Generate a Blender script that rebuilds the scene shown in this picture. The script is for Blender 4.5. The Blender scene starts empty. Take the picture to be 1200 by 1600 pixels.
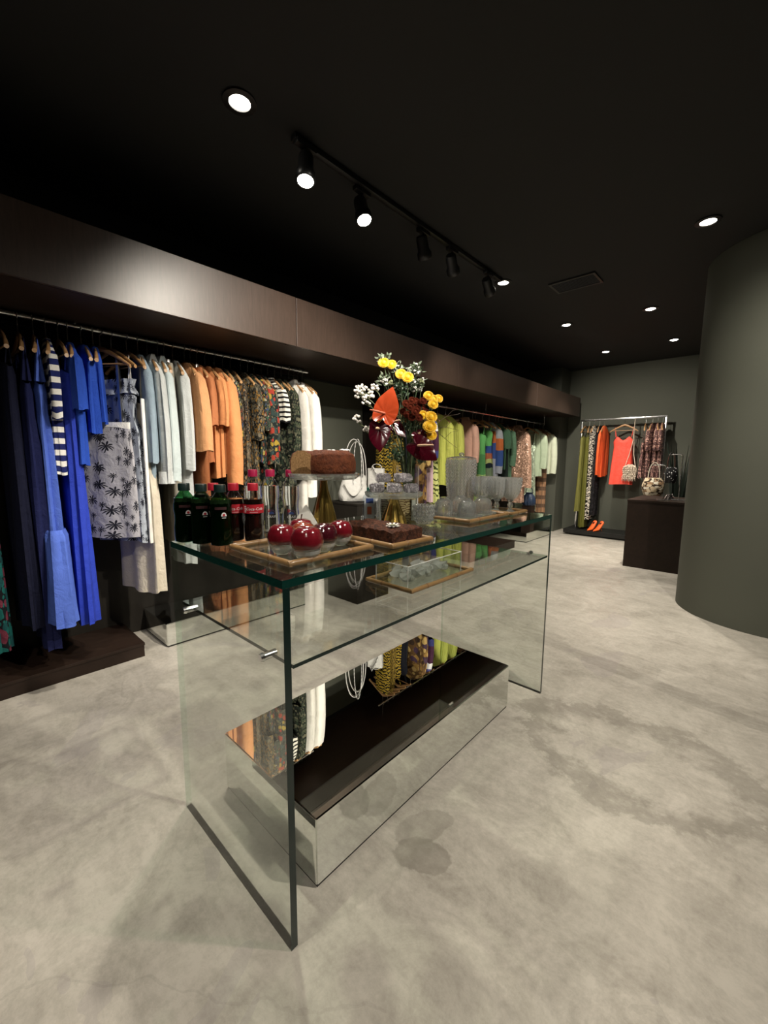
import bpy, bmesh, math, random
from mathutils import Vector, Matrix
random.seed(11)
S = bpy.context.scene
PI = math.pi

# ------------------------------------------------------------------ camera, world, exposure
yaw, pitch, roll, HC, FPX = 0.7415, 0.1267, 0.0070, 1.2797, 640.55
fw = Vector((-math.sin(yaw)*math.cos(pitch), math.cos(yaw)*math.cos(pitch), -math.sin(pitch)))
rt = Vector((math.cos(yaw), math.sin(yaw), 0)); up = rt.cross(fw)
r2 = math.cos(roll)*rt + math.sin(roll)*up; u2 = -math.sin(roll)*rt + math.cos(roll)*up
cd = bpy.data.cameras.new('camera'); cam = bpy.data.objects.new('camera', cd); S.collection.objects.link(cam)
cd.sensor_fit = 'HORIZONTAL'; cd.sensor_width = 36; cd.lens = 36*FPX/1200; cd.clip_start = .02
cam.matrix_world = Matrix(((r2.x, u2.x, -fw.x, 0), (r2.y, u2.y, -fw.y, 0), (r2.z, u2.z, -fw.z, HC), (0, 0, 0, 1)))
S.camera = cam
S.view_settings.view_transform = 'Standard'; S.view_settings.look = 'None'
S.view_settings.gamma = 1; S.view_settings.exposure = 0.0; S.view_settings.use_curve_mapping = False
W = bpy.data.worlds.new('world'); S.world = W; W.use_nodes = True
W.node_tree.nodes['Background'].inputs[0].default_value = (.9, .85, .75, 1)
W.node_tree.nodes['Background'].inputs[1].default_value = .02
S.cycles.transparent_max_bounces = 32; S.cycles.max_bounces = 14; S.cycles.transmission_bounces = 12; S.cycles.glossy_bounces = 8
S.cycles.caustics_refractive = False; S.cycles.caustics_reflective = False
S.cycles.sample_clamp_indirect = 4.0
# lamp strengths
P_DOWN, P_TRACK = 68, 45
OVERHEAD = [(-.42, 1.50, (-2.95, 1.55, 1.15), 330, 60, 'over the shop floor beside the glass table'), (-.42, .2, (-3.3, 2.95, 1.0), 290, 42, 'over the near end of the shop floor'),
            (.55, 1.6, (-1.0, 1.75, .9), 250, 95, 'over the open floor at the side'), (-1.0, -.4, (-1.6, .3, 0), 70, 100, 'behind the near end of the clothes rail'), (.5, -.6, (.2, .3, 0), 55, 110, 'behind the open floor'),
            (.35, 2.4, (.05, 4.05, 1.2), 190, 80, 'washing the curved olive wall')]
WARM = (1.0, .92, .79)
CEIL = 2.90

# ------------------------------------------------------------------ helpers
class MB:
    """collects shapes, then links them as ONE mesh object"""
    def __init__(s): s.v = []; s.f = []; s.m = []; s.uv = []
    def face(s, idx, mi=0, uv=None): s.f.append(tuple(idx)); s.m.append(mi); s.uv.append(uv)
    def box(s, x0, x1, y0, y1, z0, z1, mi=0, mx=None):
        b = len(s.v)
        for z in (z0, z1):
            for x, y in ((x0, y0), (x1, y0), (x1, y1), (x0, y1)):
                p = Vector((x, y, z)); s.v.append(mx @ p if mx else p)
        for q in ((3,2,1,0), (4,5,6,7), (0,1,5,4), (1,2,6,5), (2,3,7,6), (3,0,4,7)): s.face([b+i for i in q], mi)
        return s
    def loft(s, rings, mi=0, cap0=True, cap1=True, per=None, close=True):
        n = len(rings[0]); b = len(s.v)
        for r in rings: s.v += [Vector(p) for p in r]
        zz = [0]
        for i in range(1, len(rings)): zz.append(zz[-1] - (Vector(rings[i][0]) - Vector(rings[i-1][0])).length)
        P = per or sum((Vector(rings[-1][j]) - Vector(rings[-1][j-1])).length for j in range(n))
        for i in range(len(rings)-1):
            for j in range(n if close else n-1):
                k = (j+1) % n
                s.face((b+i*n+j, b+i*n+k, b+(i+1)*n+k, b+(i+1)*n+j), mi,
                       ((j/n*P, zz[i]), ((j+1)/n*P, zz[i]), ((j+1)/n*P, zz[i+1]), (j/n*P, zz[i+1])))
        if cap0: s.face([b+j for j in range(n)][::-1], mi)
        if cap1: s.face([b+(len(rings)-1)*n+j for j in range(n)], mi)
        return s
    def lathe(s, prof, seg=24, c=(0,0,0), mi=0, ripple=0, nr=0):
        c = Vector(c); rings = []
        for r, z in prof:
            ring = []
            for j in range(seg):
                a = 2*PI*j/seg; rr = max(r, 1e-5)*(1 + ripple*math.cos(nr*a))
                ring.append(c + Vector((rr*math.cos(a), rr*math.sin(a), z)))
            rings.append(ring)
        return s.loft(rings[::-1], mi, cap0=prof[-1][0] > 1e-4, cap1=prof[0][0] > 1e-4, per=2*PI*max(r for r, z in prof))
    def tube(s, pts, rad, seg=8, mi=0):
        pts = [Vector(p) for p in pts]; n = len(pts)
        if not hasattr(rad, '__len__'): rad = [rad]*n
        rings = []; ref = None
        for i, p in enumerate(pts):
            d = (pts[min(i+1, n-1)] - pts[max(i-1, 0)])
            d = d.normalized() if d.length > 1e-9 else Vector((0,0,1))
            if ref is None: ref = Vector((0,0,1)) if abs(d.z) < .9 else Vector((1,0,0))
            a = d.cross(ref); a = a.normalized() if a.length > 1e-6 else d.orthogonal().normalized()
            e = a.cross(d); ref = e
            rings.append([p + rad[i]*(math.cos(2*PI*j/seg)*a + math.sin(2*PI*j/seg)*e) for j in range(seg)])
        return s.loft(rings, mi)
    def ell(s, c, rx, ry, rz, seg=12, rows=8, mi=0, mx=None, noise=0):
        rings = []
        for i in range(rows+1):
            th = PI*i/rows; ring = []
            for j in range(seg):
                a = 2*PI*j/seg; k = 1 + (random.uniform(-noise, noise) if noise else 0)
                p = Vector((rx*max(math.sin(th), 1e-4)*math.cos(a)*k, ry*max(math.sin(th), 1e-4)*math.sin(a)*k, rz*math.cos(th)*k))
                ring.append((mx @ p if mx else p) + Vector(c))
            rings.append(ring)
        return s.loft(rings, mi, False, False)
    def build(s, name, mats, parent=None, loc=(0,0,0), rot=(0,0,0), smooth=40, bevel=0, bseg=2):
        me = bpy.data.meshes.new(name)
        me.from_pydata([tuple(p) for p in s.v], [], s.f)
        if not isinstance(mats, (list, tuple)): mats = [mats]
        for m in mats: me.materials.append(m)
        me.polygons.foreach_set('material_index', s.m)
        uvl = me.uv_layers.new(name='UVMap'); li = 0; data = []
        for f, uv in zip(s.f, s.uv):
            for k, vi in enumerate(f):
                p = s.v[vi]; q = uv[k] if uv else (p.x + p.y, p.z); data += [q[0], q[1]]
        uvl.data.foreach_set('uv', data)
        bm = bmesh.new(); bm.from_mesh(me)
        bmesh.ops.recalc_face_normals(bm, faces=bm.faces)
        if bevel:
            bmesh.ops.bevel(bm, geom=list(bm.edges), offset=bevel, segments=bseg, affect='EDGES', profile=.6)
        bm.to_mesh(me); bm.free()
        if smooth:
            me.polygons.foreach_set('use_smooth', [True]*len(me.polygons)); me.set_sharp_from_angle(angle=math.radians(smooth))
        o = bpy.data.objects.new(name, me); S.collection.objects.link(o)
        o.parent = parent; o.location = loc; o.rotation_euler = rot
        return o

def tag(o, label=None, cat=None, group=None, kind=None):
    if label: o['label'] = label
    if cat: o['category'] = cat
    if group: o['group'] = group
    if kind: o['kind'] = kind
    return o
def thing(name, label, cat, loc=(0,0,0), rz=0, group=None):
    o = bpy.data.objects.new(name, None); S.collection.objects.link(o); o.empty_display_size = .05
    o.location = loc; o.rotation_euler = (0, 0, rz); return tag(o, label, cat, group)
KIDS = {}
def dup(root, loc, rz=0, label=None, group=None):
    """copy of a thing with copies of its parts and sub-parts"""
    r = root.copy(); S.collection.objects.link(r); r.location = loc; r.rotation_euler = (0, 0, rz)
    if label: r['label'] = label
    if group: r['group'] = group
    if root.name not in KIDS: KIDS[root.name] = [(c, list(c.children)) for c in root.children]
    for ch, gs in KIDS[root.name]:
        c = ch.copy(); S.collection.objects.link(c); c.parent = r
        for g in gs:
            d = g.copy(); S.collection.objects.link(d); d.parent = c
    return r
def bx(name, mat, x0, x1, y0, y1, z0, z1, parent=None, bevel=0, smooth=0):
    return MB().box(x0, x1, y0, y1, z0, z1).build(name, mat, parent, bevel=bevel, smooth=smooth)
def text(name, body, size, mat, parent, loc, rot, shear=0, sx=1):
    cu = bpy.data.curves.new(name, 'FONT'); cu.body = body; cu.size = size; cu.shear = shear
    cu.align_x = 'CENTER'; cu.align_y = 'CENTER'; cu.extrude = .0004; cu.resolution_u = 2
    t = bpy.data.objects.new(name, cu); S.collection.objects.link(t)
    me = bpy.data.meshes.new_from_object(t.evaluated_get(bpy.context.evaluated_depsgraph_get()))
    bpy.data.objects.remove(t); me.materials.clear(); me.materials.append(mat)
    o = bpy.data.objects.new(name, me); S.collection.objects.link(o)
    o.parent = parent; o.location = loc; o.rotation_euler = rot; o.scale = (sx, 1, 1); return o
def wrap_text(name, body, size, mat, parent, r, z, ang, shear=0):
    """lettering bent round a bottle of radius r, centred on the direction ang"""
    o = text(name, body, size, mat, parent, (0,0,0), (0,0,0), shear)
    for v in o.data.vertices:
        a = ang + v.co.x/r; rr = r + v.co.z
        y = v.co.y; v.co = (rr*math.cos(a), rr*math.sin(a), z + y)
    return o

# ------------------------------------------------------------------ materials
class NT:
    def __init__(s, name):
        s.mat = bpy.data.materials.new(name); s.mat.use_nodes = True; s.t = s.mat.node_tree
        s.p = s.t.nodes['Principled BSDF']; s.out = s.t.nodes['Material Output']
    def n(s, typ, **kw):
        o = s.t.nodes.new(typ)
        for k, v in kw.items():
            if k.startswith('_'): setattr(o, k[1:], v)
            else:
                key = int(k[1:]) if k[0] == 'i' and k[1:].isdigit() else k
                i = o.inputs[key]
                if isinstance(v, bpy.types.NodeSocket): s.t.links.new(v, i)
                else: i.default_value = v
        return o
    def link(s, a, b): s.t.links.new(a, b)
    def math(s, op, a, b=0.0, clamp=False):
        return s.n('ShaderNodeMath', _operation=op, _use_clamp=clamp, i0=a, i1=b).outputs[0]
    def vmath(s, op, a, b=(0,0,0)):
        o = s.n('ShaderNodeVectorMath', _operation=op, i0=a, i1=b); return o
    def mix(s, f, a, b):
        o = s.n('ShaderNodeMix', _data_type='RGBA'); 
        for k, v in ((0, f), (6, a), (7, b)):
            if isinstance(v, bpy.types.NodeSocket): s.link(v, o.inputs[k])
            else: o.inputs[k].default_value = v if k == 0 else (*v[:3], 1)
        return o.outputs[2]
    def ramp(s, f, stops, interp='LINEAR'):
        o = s.n('ShaderNodeValToRGB', i0=f); cr = o.color_ramp; cr.interpolation = interp
        while len(cr.elements) < len(stops): cr.elements.new(.5)
        for e, (p, c) in zip(cr.elements, stops):
            e.position = p; e.color = (*c, 1) if len(c) == 3 else c
        return o.outputs[0]
    def noise(s, vec, scale, detail=3, rough=.55, dist=0, dim='3D'):
        return s.n('ShaderNodeTexNoise', _noise_dimensions=dim, Vector=vec, Scale=scale, Detail=detail, Roughness=rough, Distortion=dist).outputs[0]
    def tc(s, w='Object'): return s.n('ShaderNodeTexCoord').outputs[w]
    def bump(s, h, st=.3, dist=.01):
        b = s.n('ShaderNodeBump', Height=h, Strength=st, Distance=dist); s.link(b.outputs[0], s.p.inputs['Normal']); return b
    def base(s, c, rough=.5, metal=0, spec=.5):
        i = s.p.inputs['Base Color']
        if isinstance(c, bpy.types.NodeSocket): s.link(c, i)
        else: i.default_value = (*c, 1)
        s.p.inputs['Roughness'].default_value = rough; s.p.inputs['Metallic'].default_value = metal
        s.p.inputs['Specular IOR Level'].default_value = spec
        return s
def srgb(r, g, b):
    f = lambda c: (c/255/12.92 if c <= 10 else ((c/255+.055)/1.055)**2.4)
    return (f(r), f(g), f(b))
def plain(name, c, rough=.5, metal=0, var=.12, scale=20, bump=0, spec=.5):
    t = NT(name); co = t.tc(); nz = t.noise(co, scale)
    lo = tuple(x*(1-var) for x in c); hi = tuple(min(1, x*(1+var)) for x in c)
    t.base(t.mix(nz, lo, hi), rough, metal, spec)
    if bump: t.bump(nz, bump)
    return t.mat
def emit(name, c, st):
    t = NT(name); t.base((0,0,0)); t.p.inputs['Emission Color'].default_value = (*c, 1); t.p.inputs['Emission Strength'].default_value = st
    return t.mat
def pane_glass(name, tint, ior=1.5, spec=1.0):
    """clear flat glass: lets light straight through with a tint, mirrors by Fresnel"""
    t = NT(name); t.t.nodes.remove(t.p)
    bk = t.n('ShaderNodeNewGeometry').outputs['Backfacing']          # thin sheet: the same reflectance from either side
    fr = t.n('ShaderNodeFresnel', IOR=t.math('ADD', ior, t.math('MULTIPLY', bk, 1/ior - ior))); tr = t.n('ShaderNodeBsdfTransparent', Color=(*tint, 1))
    gl = t.n('ShaderNodeBsdfGlossy', Color=(spec, spec, spec, 1), Roughness=0.0)
    mx = t.n('ShaderNodeMixShader', Fac=fr.outputs[0]); t.link(tr.outputs[0], mx.inputs[1]); t.link(gl.outputs[0], mx.inputs[2])
    t.link(mx.outputs[0], t.out.inputs[0]); return t.mat
def sparkle_glass(name, haze=.12, ior=1.75, tint=(.97, .98, .975), rough=.03, bend=.5, lattice=0):
    """thin pressed glassware: clear body, strong sharp reflections off every facet, a little milky scatter"""
    t = NT(name); t.t.nodes.remove(t.p); bk = t.n('ShaderNodeNewGeometry').outputs['Backfacing']
    fr = t.n('ShaderNodeFresnel', IOR=t.math('ADD', ior, t.math('MULTIPLY', bk, 1/ior - ior)))
    tr = t.n('ShaderNodeBsdfTransparent', Color=(*tint, 1)); gl = t.n('ShaderNodeBsdfGlossy', Color=(1, 1, 1, 1), Roughness=rough)
    df = t.n('ShaderNodeBsdfDiffuse', Color=(.85, .86, .85, 1)); tl = t.n('ShaderNodeBsdfTranslucent', Color=(.85, .86, .85, 1))
    def mixs(f, a, b):
        m = t.n('ShaderNodeMixShader', Fac=f); t.link(a.outputs[0], m.inputs[1]); t.link(b.outputs[0], m.inputs[2]); return m
    rf = t.n('ShaderNodeBsdfRefraction', Color=(*tint, 1), Roughness=.02, IOR=1.45)
    if lattice:                                              # frosted cuts in a diamond pattern
        s = t.n('ShaderNodeSeparateXYZ', Vector=t.tc('UV')); L_ = None
        for sg in (1, -1):
            w = t.math('ABSOLUTE', t.math('SUBTRACT', t.math('FRACT', t.math('ADD', t.math('DIVIDE', t.math('ADD', s.outputs[0], t.math('MULTIPLY', s.outputs[1], sg*.8)), lattice), 60.0)), .5))
            w = t.n('ShaderNodeMapRange', Value=w, i1=.30, i2=.46).outputs[0]; L_ = w if L_ is None else t.math('MAXIMUM', L_, w)
        haze = t.math('ADD', .07, t.math('MULTIPLY', L_, haze))
    body = mixs(haze, mixs(bend, tr, rf), mixs(.5, df, tl)); m = mixs(fr.outputs[0], body, gl)
    t.link(m.outputs[0], t.out.inputs[0]); return t.mat
def cut_glass(name, c=(1,1,1), bump=None, amount=.55, white=0.0, haze=0.0, gloss=0.0):
    """pressed glassware: refraction eased with straight transmission so that lamps shine through it"""
    t = NT(name); t.t.nodes.remove(t.p)
    g = t.n('ShaderNodeBsdfGlass', Color=(*c, 1), Roughness=.03, IOR=1.48); tr = t.n('ShaderNodeBsdfTransparent', Color=(*c, 1))
    mx = t.n('ShaderNodeMixShader', Fac=amount); t.link(tr.outputs[0], mx.inputs[1]); t.link(g.outputs[0], mx.inputs[2])
    if haze:                                                 # the milky scatter of pressed glass
        df = t.n('ShaderNodeBsdfDiffuse', Color=(.8, .81, .8, 1)); tl = t.n('ShaderNodeBsdfTranslucent', Color=(.8, .81, .8, 1)); ad = t.n('ShaderNodeMixShader', Fac=.5)
        t.link(df.outputs[0], ad.inputs[1]); t.link(tl.outputs[0], ad.inputs[2])
        m3 = t.n('ShaderNodeMixShader', Fac=haze); t.link(mx.outputs[0], m3.inputs[1]); t.link(ad.outputs[0], m3.inputs[2]); mx = m3
    if gloss:
        gl = t.n('ShaderNodeBsdfGlossy', Color=(.95,.95,.95,1), Roughness=.14); m4 = t.n('ShaderNodeMixShader', Fac=gloss); t.link(mx.outputs[0], m4.inputs[1]); t.link(gl.outputs[0], m4.inputs[2]); mx = m4
    if bump:
        uv = t.tc('UV'); a, b, st = bump
        w1 = t.n('ShaderNodeTexWave', _wave_type='BANDS', _bands_direction='DIAGONAL', Vector=t.n('ShaderNodeMapping', Vector=uv, Scale=(a, b, 1)).outputs[0], Scale=1.0)
        w2 = t.n('ShaderNodeTexWave', _wave_type='BANDS', _bands_direction='DIAGONAL', Vector=t.n('ShaderNodeMapping', Vector=uv, Scale=(-a, b, 1)).outputs[0], Scale=1.0)
        bp = t.n('ShaderNodeBump', Height=t.math('MULTIPLY', w1.outputs[1], w2.outputs[1]), Strength=st, Distance=.004)
        t.link(bp.outputs[0], g.inputs['Normal'])
        if white:
            gl = t.n('ShaderNodeBsdfGlossy', Color=(.9,.9,.9,1), Roughness=.15); t.link(bp.outputs[0], gl.inputs['Normal'])
            m2 = t.n('ShaderNodeMixShader', Fac=white); t.link(mx.outputs[0], m2.inputs[1]); t.link(gl.outputs[0], m2.inputs[2]); mx = m2
    t.link(mx.outputs[0], t.out.inputs[0]); return t.mat

def cloth_finish(t, col, rough=.85, sheen=.0, spec=.25, wr=.5):
    co = t.tc(); n1 = t.noise(co, 14, 4, .6, .6); n2 = t.noise(co, 420, 1)
    t.base(col, rough, 0, spec)
    t.bump(t.math('ADD', t.math('MULTIPLY', n1, 1.0), t.math('MULTIPLY', n2, .06)), wr, .02)
    return t.mat
def fabric(name, c, rough=.85, spec=.25, wr=.5):
    t = NT(name); nz = t.noise(t.tc(), 9)
    return cloth_finish(t, t.mix(nz, tuple(x*.88 for x in c), tuple(min(1, x*1.08) for x in c)), rough, spec=spec, wr=wr)
def floral(name, bg, cols, scale=28, size=.5, bg2=None, seed=0):
    t = NT(name); uv = t.n('ShaderNodeMapping', Vector=t.tc('UV'), Location=(seed*1.7, seed*.9, 0)).outputs[0]
    uvd = t.vmath('ADD', uv, t.vmath('SCALE', t.n('ShaderNodeTexNoise', Vector=uv, Scale=scale*.8).outputs[1]).outputs[0]).outputs[0]
    t.t.nodes[-1]; 
    for nd in t.t.nodes:
        if nd.type == 'VECT_MATH' and nd.operation == 'SCALE': nd.inputs['Scale'].default_value = .03
    v = t.n('ShaderNodeTexVoronoi', _voronoi_dimensions='2D', Vector=uvd, Scale=scale)
    k = len(cols); rnd = t.n('ShaderNodeSeparateColor', Color=v.outputs[1])
    pal = t.ramp(rnd.outputs[0], [(i/k, c) for i, c in enumerate(cols)], 'CONSTANT')
    m = t.math('LESS_THAN', v.outputs[0], t.math('MULTIPLY', t.math('ADD', rnd.outputs[1], .35), size))
    v2 = t.n('ShaderNodeTexVoronoi', _voronoi_dimensions='2D', Vector=uvd, Scale=scale*2.3)
    r2_ = t.n('ShaderNodeSeparateColor', Color=v2.outputs[1])
    m2 = t.math('MULTIPLY', t.math('LESS_THAN', v2.outputs[0], .38), t.math('GREATER_THAN', r2_.outputs[2], .45))
    b = t.mix(m2, bg, bg2 or cols[0])
    return cloth_finish(t, t.mix(m, b, pal), .85)
def stripes(name, c1, c2, period, duty=.5, axis=1, skew=0, wob=0):
    t = NT(name); s = t.n('ShaderNodeSeparateXYZ', Vector=t.tc('UV')); a = s.outputs[axis]
    if wob: a = t.math('ADD', a, t.math('MULTIPLY', t.noise(t.tc('UV'), 9, 2), wob))
    m = t.math('LESS_THAN', t.math('FRACT', t.math('ADD', t.math('DIVIDE', a, period), 50.13)), duty)
    return cloth_finish(t, t.mix(m, c1, c2), .85)
def bands(name, stops):
    """wide colour blocks down the length (v = metres below the top)"""
    t = NT(name); s = t.n('ShaderNodeSeparateXYZ', Vector=t.tc('UV'))
    f = t.math('ADD', t.math('MULTIPLY', s.outputs[1], -1), t.math('MULTIPLY', t.noise(t.tc('UV'), 6, 1), .05))
    return cloth_finish(t, t.ramp(f, stops, 'CONSTANT'), .85)
def palmprint(name, bg, ink, scale=7.5):
    t = NT(name); uv = t.vmath('SCALE', t.tc('UV')); uv.inputs['Scale'].default_value = scale; uv = uv.outputs[0]
    def layer(off, R):
        p = t.n('ShaderNodeMapping', Vector=uv, Location=(off, off*.37, 0)).outputs[0]
        v = t.n('ShaderNodeTexVoronoi', _voronoi_dimensions='2D', Vector=p, Scale=1.0, Randomness=.75)
        d = t.vmath('SUBTRACT', p, v.outputs[2]).outputs[0]; s = t.n('ShaderNodeSeparateXYZ', Vector=d)
        x, y = s.outputs[0], s.outputs[1]
        y2 = t.math('ADD', y, t.math('MULTIPLY', t.math('MULTIPLY', x, x), 1.6))
        r = t.math('SQRT', t.math('ADD', t.math('MULTIPLY', x, x), t.math('MULTIPLY', y2, y2)))
        a = t.math('ARCTAN2', y2, x)
        star = t.math('POWER', t.math('ABSOLUTE', t.math('COSINE', t.math('MULTIPLY', a, 4.5))), 1.4)
        fr = t.math('LESS_THAN', r, t.math('MULTIPLY', t.math('ADD', t.math('MULTIPLY', star, .85), .15), R))
        tw = t.math('LESS_THAN', t.math('ABSOLUTE', t.math('ADD', x, t.math('MULTIPLY', t.math('MULTIPLY', y, y), .3))), .022)
        th = t.math('MULTIPLY', t.math('LESS_THAN', y, 0.0), t.math('GREATER_THAN', y, -.48))
        return t.math('MAXIMUM', fr, t.math('MULTIPLY', tw, th))
    m = t.math('MAXIMUM', layer(0, .34), layer(3.43, .2))
    return cloth_finish(t, t.mix(m, bg, ink), .85)
def animal(name, bg, ink, scale=14, dist=5, th=.5, direction='Y'):
    t = NT(name); uv = t.tc('UV')
    w = t.n('ShaderNodeTexWave', _wave_type='BANDS', _bands_direction=direction, Vector=uv, Scale=scale, Distortion=dist, Detail=2.0)
    w.inputs['Detail Scale'].default_value = 1.6
    return cloth_finish(t, t.mix(t.math('GREATER_THAN', w.outputs[1], th), bg, ink), .8)
def plaid(name, c0, c1, c2, sc=.07):
    t = NT(name); s = t.n('ShaderNodeSeparateXYZ', Vector=t.tc('UV'))
    def band(a, p, d): return t.math('LESS_THAN', t.math('FRACT', t.math('ADD', t.math('DIVIDE', a, p), 40.2)), d)
    c = t.mix(t.math('MULTIPLY', band(s.outputs[1], sc*1.7, .45), .7), c0, c1); c = t.mix(t.math('MULTIPLY', band(s.outputs[0], sc, .4), .5), c, c2)
    return cloth_finish(t, c, .85)
def sequin(name, c):
    t = NT(name); v = t.n('ShaderNodeTexVoronoi', Vector=t.tc(), Scale=85.0)
    sc = t.n('ShaderNodeSeparateColor', Color=v.outputs[1])
    t.base(t.mix(sc.outputs[0], tuple(x*.72 for x in c), tuple(min(1, x*1.15) for x in c)), .32, .25, .8)
    nm = t.n('ShaderNodeVectorMath', _operation='SCALE', i0=t.n('ShaderNodeVectorMath', _operation='SUBTRACT', i0=v.outputs[1], i1=(.5,.5,.5)).outputs[0]); nm.inputs['Scale'].default_value = .9
    g = t.n('ShaderNodeNewGeometry'); ad = t.n('ShaderNodeVectorMath', _operation='ADD', i0=g.outputs['Normal'], i1=nm.outputs[0])
    nn = t.n('ShaderNodeVectorMath', _operation='NORMALIZE', i0=ad.outputs[0]); t.link(nn.outputs[0], t.p.inputs['Normal'])
    return t.mat

def wood(name, c, c2, rough=.35, sx=1, sy=1, sz=14, spec=.5, bump=.05):
    t = NT(name); co = t.n('ShaderNodeMapping', Vector=t.tc(), Scale=(sx, sy, sz)).outputs[0]
    n1 = t.noise(co, 6, 5, .6, .8); n2 = t.noise(t.tc(), 1.3, 3)
    f = t.math('ADD', t.math('MULTIPLY', n1, .75), t.math('MULTIPLY', n2, .35))
    t.base(t.ramp(f, [(.3, c), (.75, c2)]), rough, 0, spec)
    t.bump(n1, bump, .002); return t.mat

def concrete():
    t = NT('concrete'); co = t.tc()
    big = t.noise(co, .9, 5, .6, 1.0); mid = t.noise(co, 3.4, 10, .72, 1.8); fine = t.noise(co, 42, 8, .78)
    # trowel strokes: stretched, swirled noise
    sw = t.n('ShaderNodeMapping', Vector=co, Rotation=(0, 0, .6), Scale=(1.0, 4.5, 1)).outputs[0]
    tro = t.noise(sw, 1.6, 9, .68, 2.4)
    f = t.math('ADD', t.math('ADD', t.math('MULTIPLY', big, .22), t.math('MULTIPLY', mid, .46)), t.math('ADD', t.math('MULTIPLY', tro, .22), t.math('MULTIPLY', fine, .34)))
    col = t.ramp(f, [(.45, (.25, .231, .197)), (.54, (.37, .345, .297)), (.60, (.44, .412, .358)), (.70, (.56, .525, .462))])
    # warm/cool tint drifts
    tint = t.noise(co, .55, 2); col = t.mix(t.math('MULTIPLY', tint, .35), col, (.36, .32, .285))
    lil = t.math('MULTIPLY', t.math('GREATER_THAN', t.noise(co, 1.1, 4, .6, 1.0), .62), .3)
    col = t.mix(lil, col, (.335, .30, .30))
    s = t.n('ShaderNodeSeparateXYZ', Vector=co)
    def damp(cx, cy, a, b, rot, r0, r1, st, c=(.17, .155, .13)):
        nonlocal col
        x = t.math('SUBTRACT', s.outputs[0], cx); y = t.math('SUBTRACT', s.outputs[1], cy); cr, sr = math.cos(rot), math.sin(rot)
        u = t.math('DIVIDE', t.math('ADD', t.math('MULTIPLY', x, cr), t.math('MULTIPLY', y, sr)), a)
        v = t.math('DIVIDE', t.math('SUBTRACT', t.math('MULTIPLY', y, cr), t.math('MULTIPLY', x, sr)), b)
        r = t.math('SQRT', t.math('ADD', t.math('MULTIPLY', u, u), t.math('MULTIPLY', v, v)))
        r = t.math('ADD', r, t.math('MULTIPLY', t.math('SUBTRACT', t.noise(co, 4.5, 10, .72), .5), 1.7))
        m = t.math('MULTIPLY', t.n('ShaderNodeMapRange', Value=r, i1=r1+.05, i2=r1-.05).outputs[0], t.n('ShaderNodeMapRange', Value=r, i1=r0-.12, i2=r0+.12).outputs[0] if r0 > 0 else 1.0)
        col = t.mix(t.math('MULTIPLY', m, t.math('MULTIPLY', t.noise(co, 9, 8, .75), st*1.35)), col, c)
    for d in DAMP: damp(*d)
    # hair cracks
    vo = t.n('ShaderNodeTexVoronoi', _feature='DISTANCE_TO_EDGE', Scale=.62, Vector=t.vmath('ADD', co, t.n('ShaderNodeVectorMath', _operation='MULTIPLY', i0=t.n('ShaderNodeTexNoise', Vector=co, Scale=2.2, Detail=5.0).outputs[1], i1=(.5,.5,0)).outputs[0]).outputs[0])
    ck = t.math('MULTIPLY', t.math('LESS_THAN', vo.outputs[0], .0022), t.math('GREATER_THAN', t.noise(co, .9, 2), .5))
    col = t.mix(t.math('MULTIPLY', ck, .12), col, (.13, .12, .10))
    t.base(col, .42, 0, .35)
    t.link(t.ramp(mid, [(.3, (.34,)*3), (.7, (.55,)*3)]), t.p.inputs['Roughness'])
    t.bump(t.math('ADD', t.math('MULTIPLY', mid, .6), t.math('MULTIPLY', fine, .3)), .12, .006)
    return t.mat
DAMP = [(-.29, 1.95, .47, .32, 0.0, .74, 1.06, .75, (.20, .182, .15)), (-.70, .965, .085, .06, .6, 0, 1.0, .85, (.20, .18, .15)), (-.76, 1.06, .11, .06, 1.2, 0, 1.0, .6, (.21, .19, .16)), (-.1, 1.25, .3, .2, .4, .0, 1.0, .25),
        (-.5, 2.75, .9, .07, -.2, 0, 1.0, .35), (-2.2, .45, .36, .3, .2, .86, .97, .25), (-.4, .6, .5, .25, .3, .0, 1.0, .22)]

M = {}
M['olive'] = plain('olive_paint', (.095, .10, .078), .75, var=.05, scale=3, bump=.02)
M['black_paint'] = plain('black_paint', (.0085, .0085, .0085), .8, var=.08, scale=4)
M['floor'] = concrete()
M['header'] = wood('header_veneer', (.036, .022, .016), (.070, .045, .034), .36, 14, 14, 1.2, .6)
M['dark_wood'] = wood('dark_veneer', (.016, .009, .0065), (.030, .018, .013), .45, 3, 1.2, 3, .25)
M['counter'] = wood('counter_veneer', (.013, .0078, .0055), (.024, .0145, .010), .42, 3, 1.2, 3, .22)
M['back_panel'] = wood('back_panel_veneer', (.012, .010, .008), (.02, .017, .013), .6, 5, 5, 1, .2)
M['chrome'] = plain('chrome', (.85, .85, .86), .2, 1, var=.03)
M['mirror'] = plain('mirror_silver', (.80, .82, .79), .006, 1, var=.0)
M['mirror_core'] = plain('mirror_core', (.01, .011, .011), .4)
M['pane'] = pane_glass('clear_glass', (.945, .965, .945))
def edge_glass(name, c):
    """cut edge of a sheet: dark green from outside, clear where one looks at it from within the glass"""
    t = NT(name); t.base(c, .12); bk = t.n('ShaderNodeNewGeometry').outputs['Backfacing']
    tr = t.n('ShaderNodeBsdfTransparent', Color=(.80, .90, .84, 1)); mx = t.n('ShaderNodeMixShader', Fac=bk)
    t.link(t.p.outputs[0], mx.inputs[1]); t.link(tr.outputs[0], mx.inputs[2]); t.link(mx.outputs[0], t.out.inputs[0]); return t.mat
M['edge'] = edge_glass('glass_edge', (.004, .016, .014)); M['edge_green'] = edge_glass('glass_edge_green', (.003, .028, .022))
M['black'] = plain('black_metal', (.008, .008, .008), .4)
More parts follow.
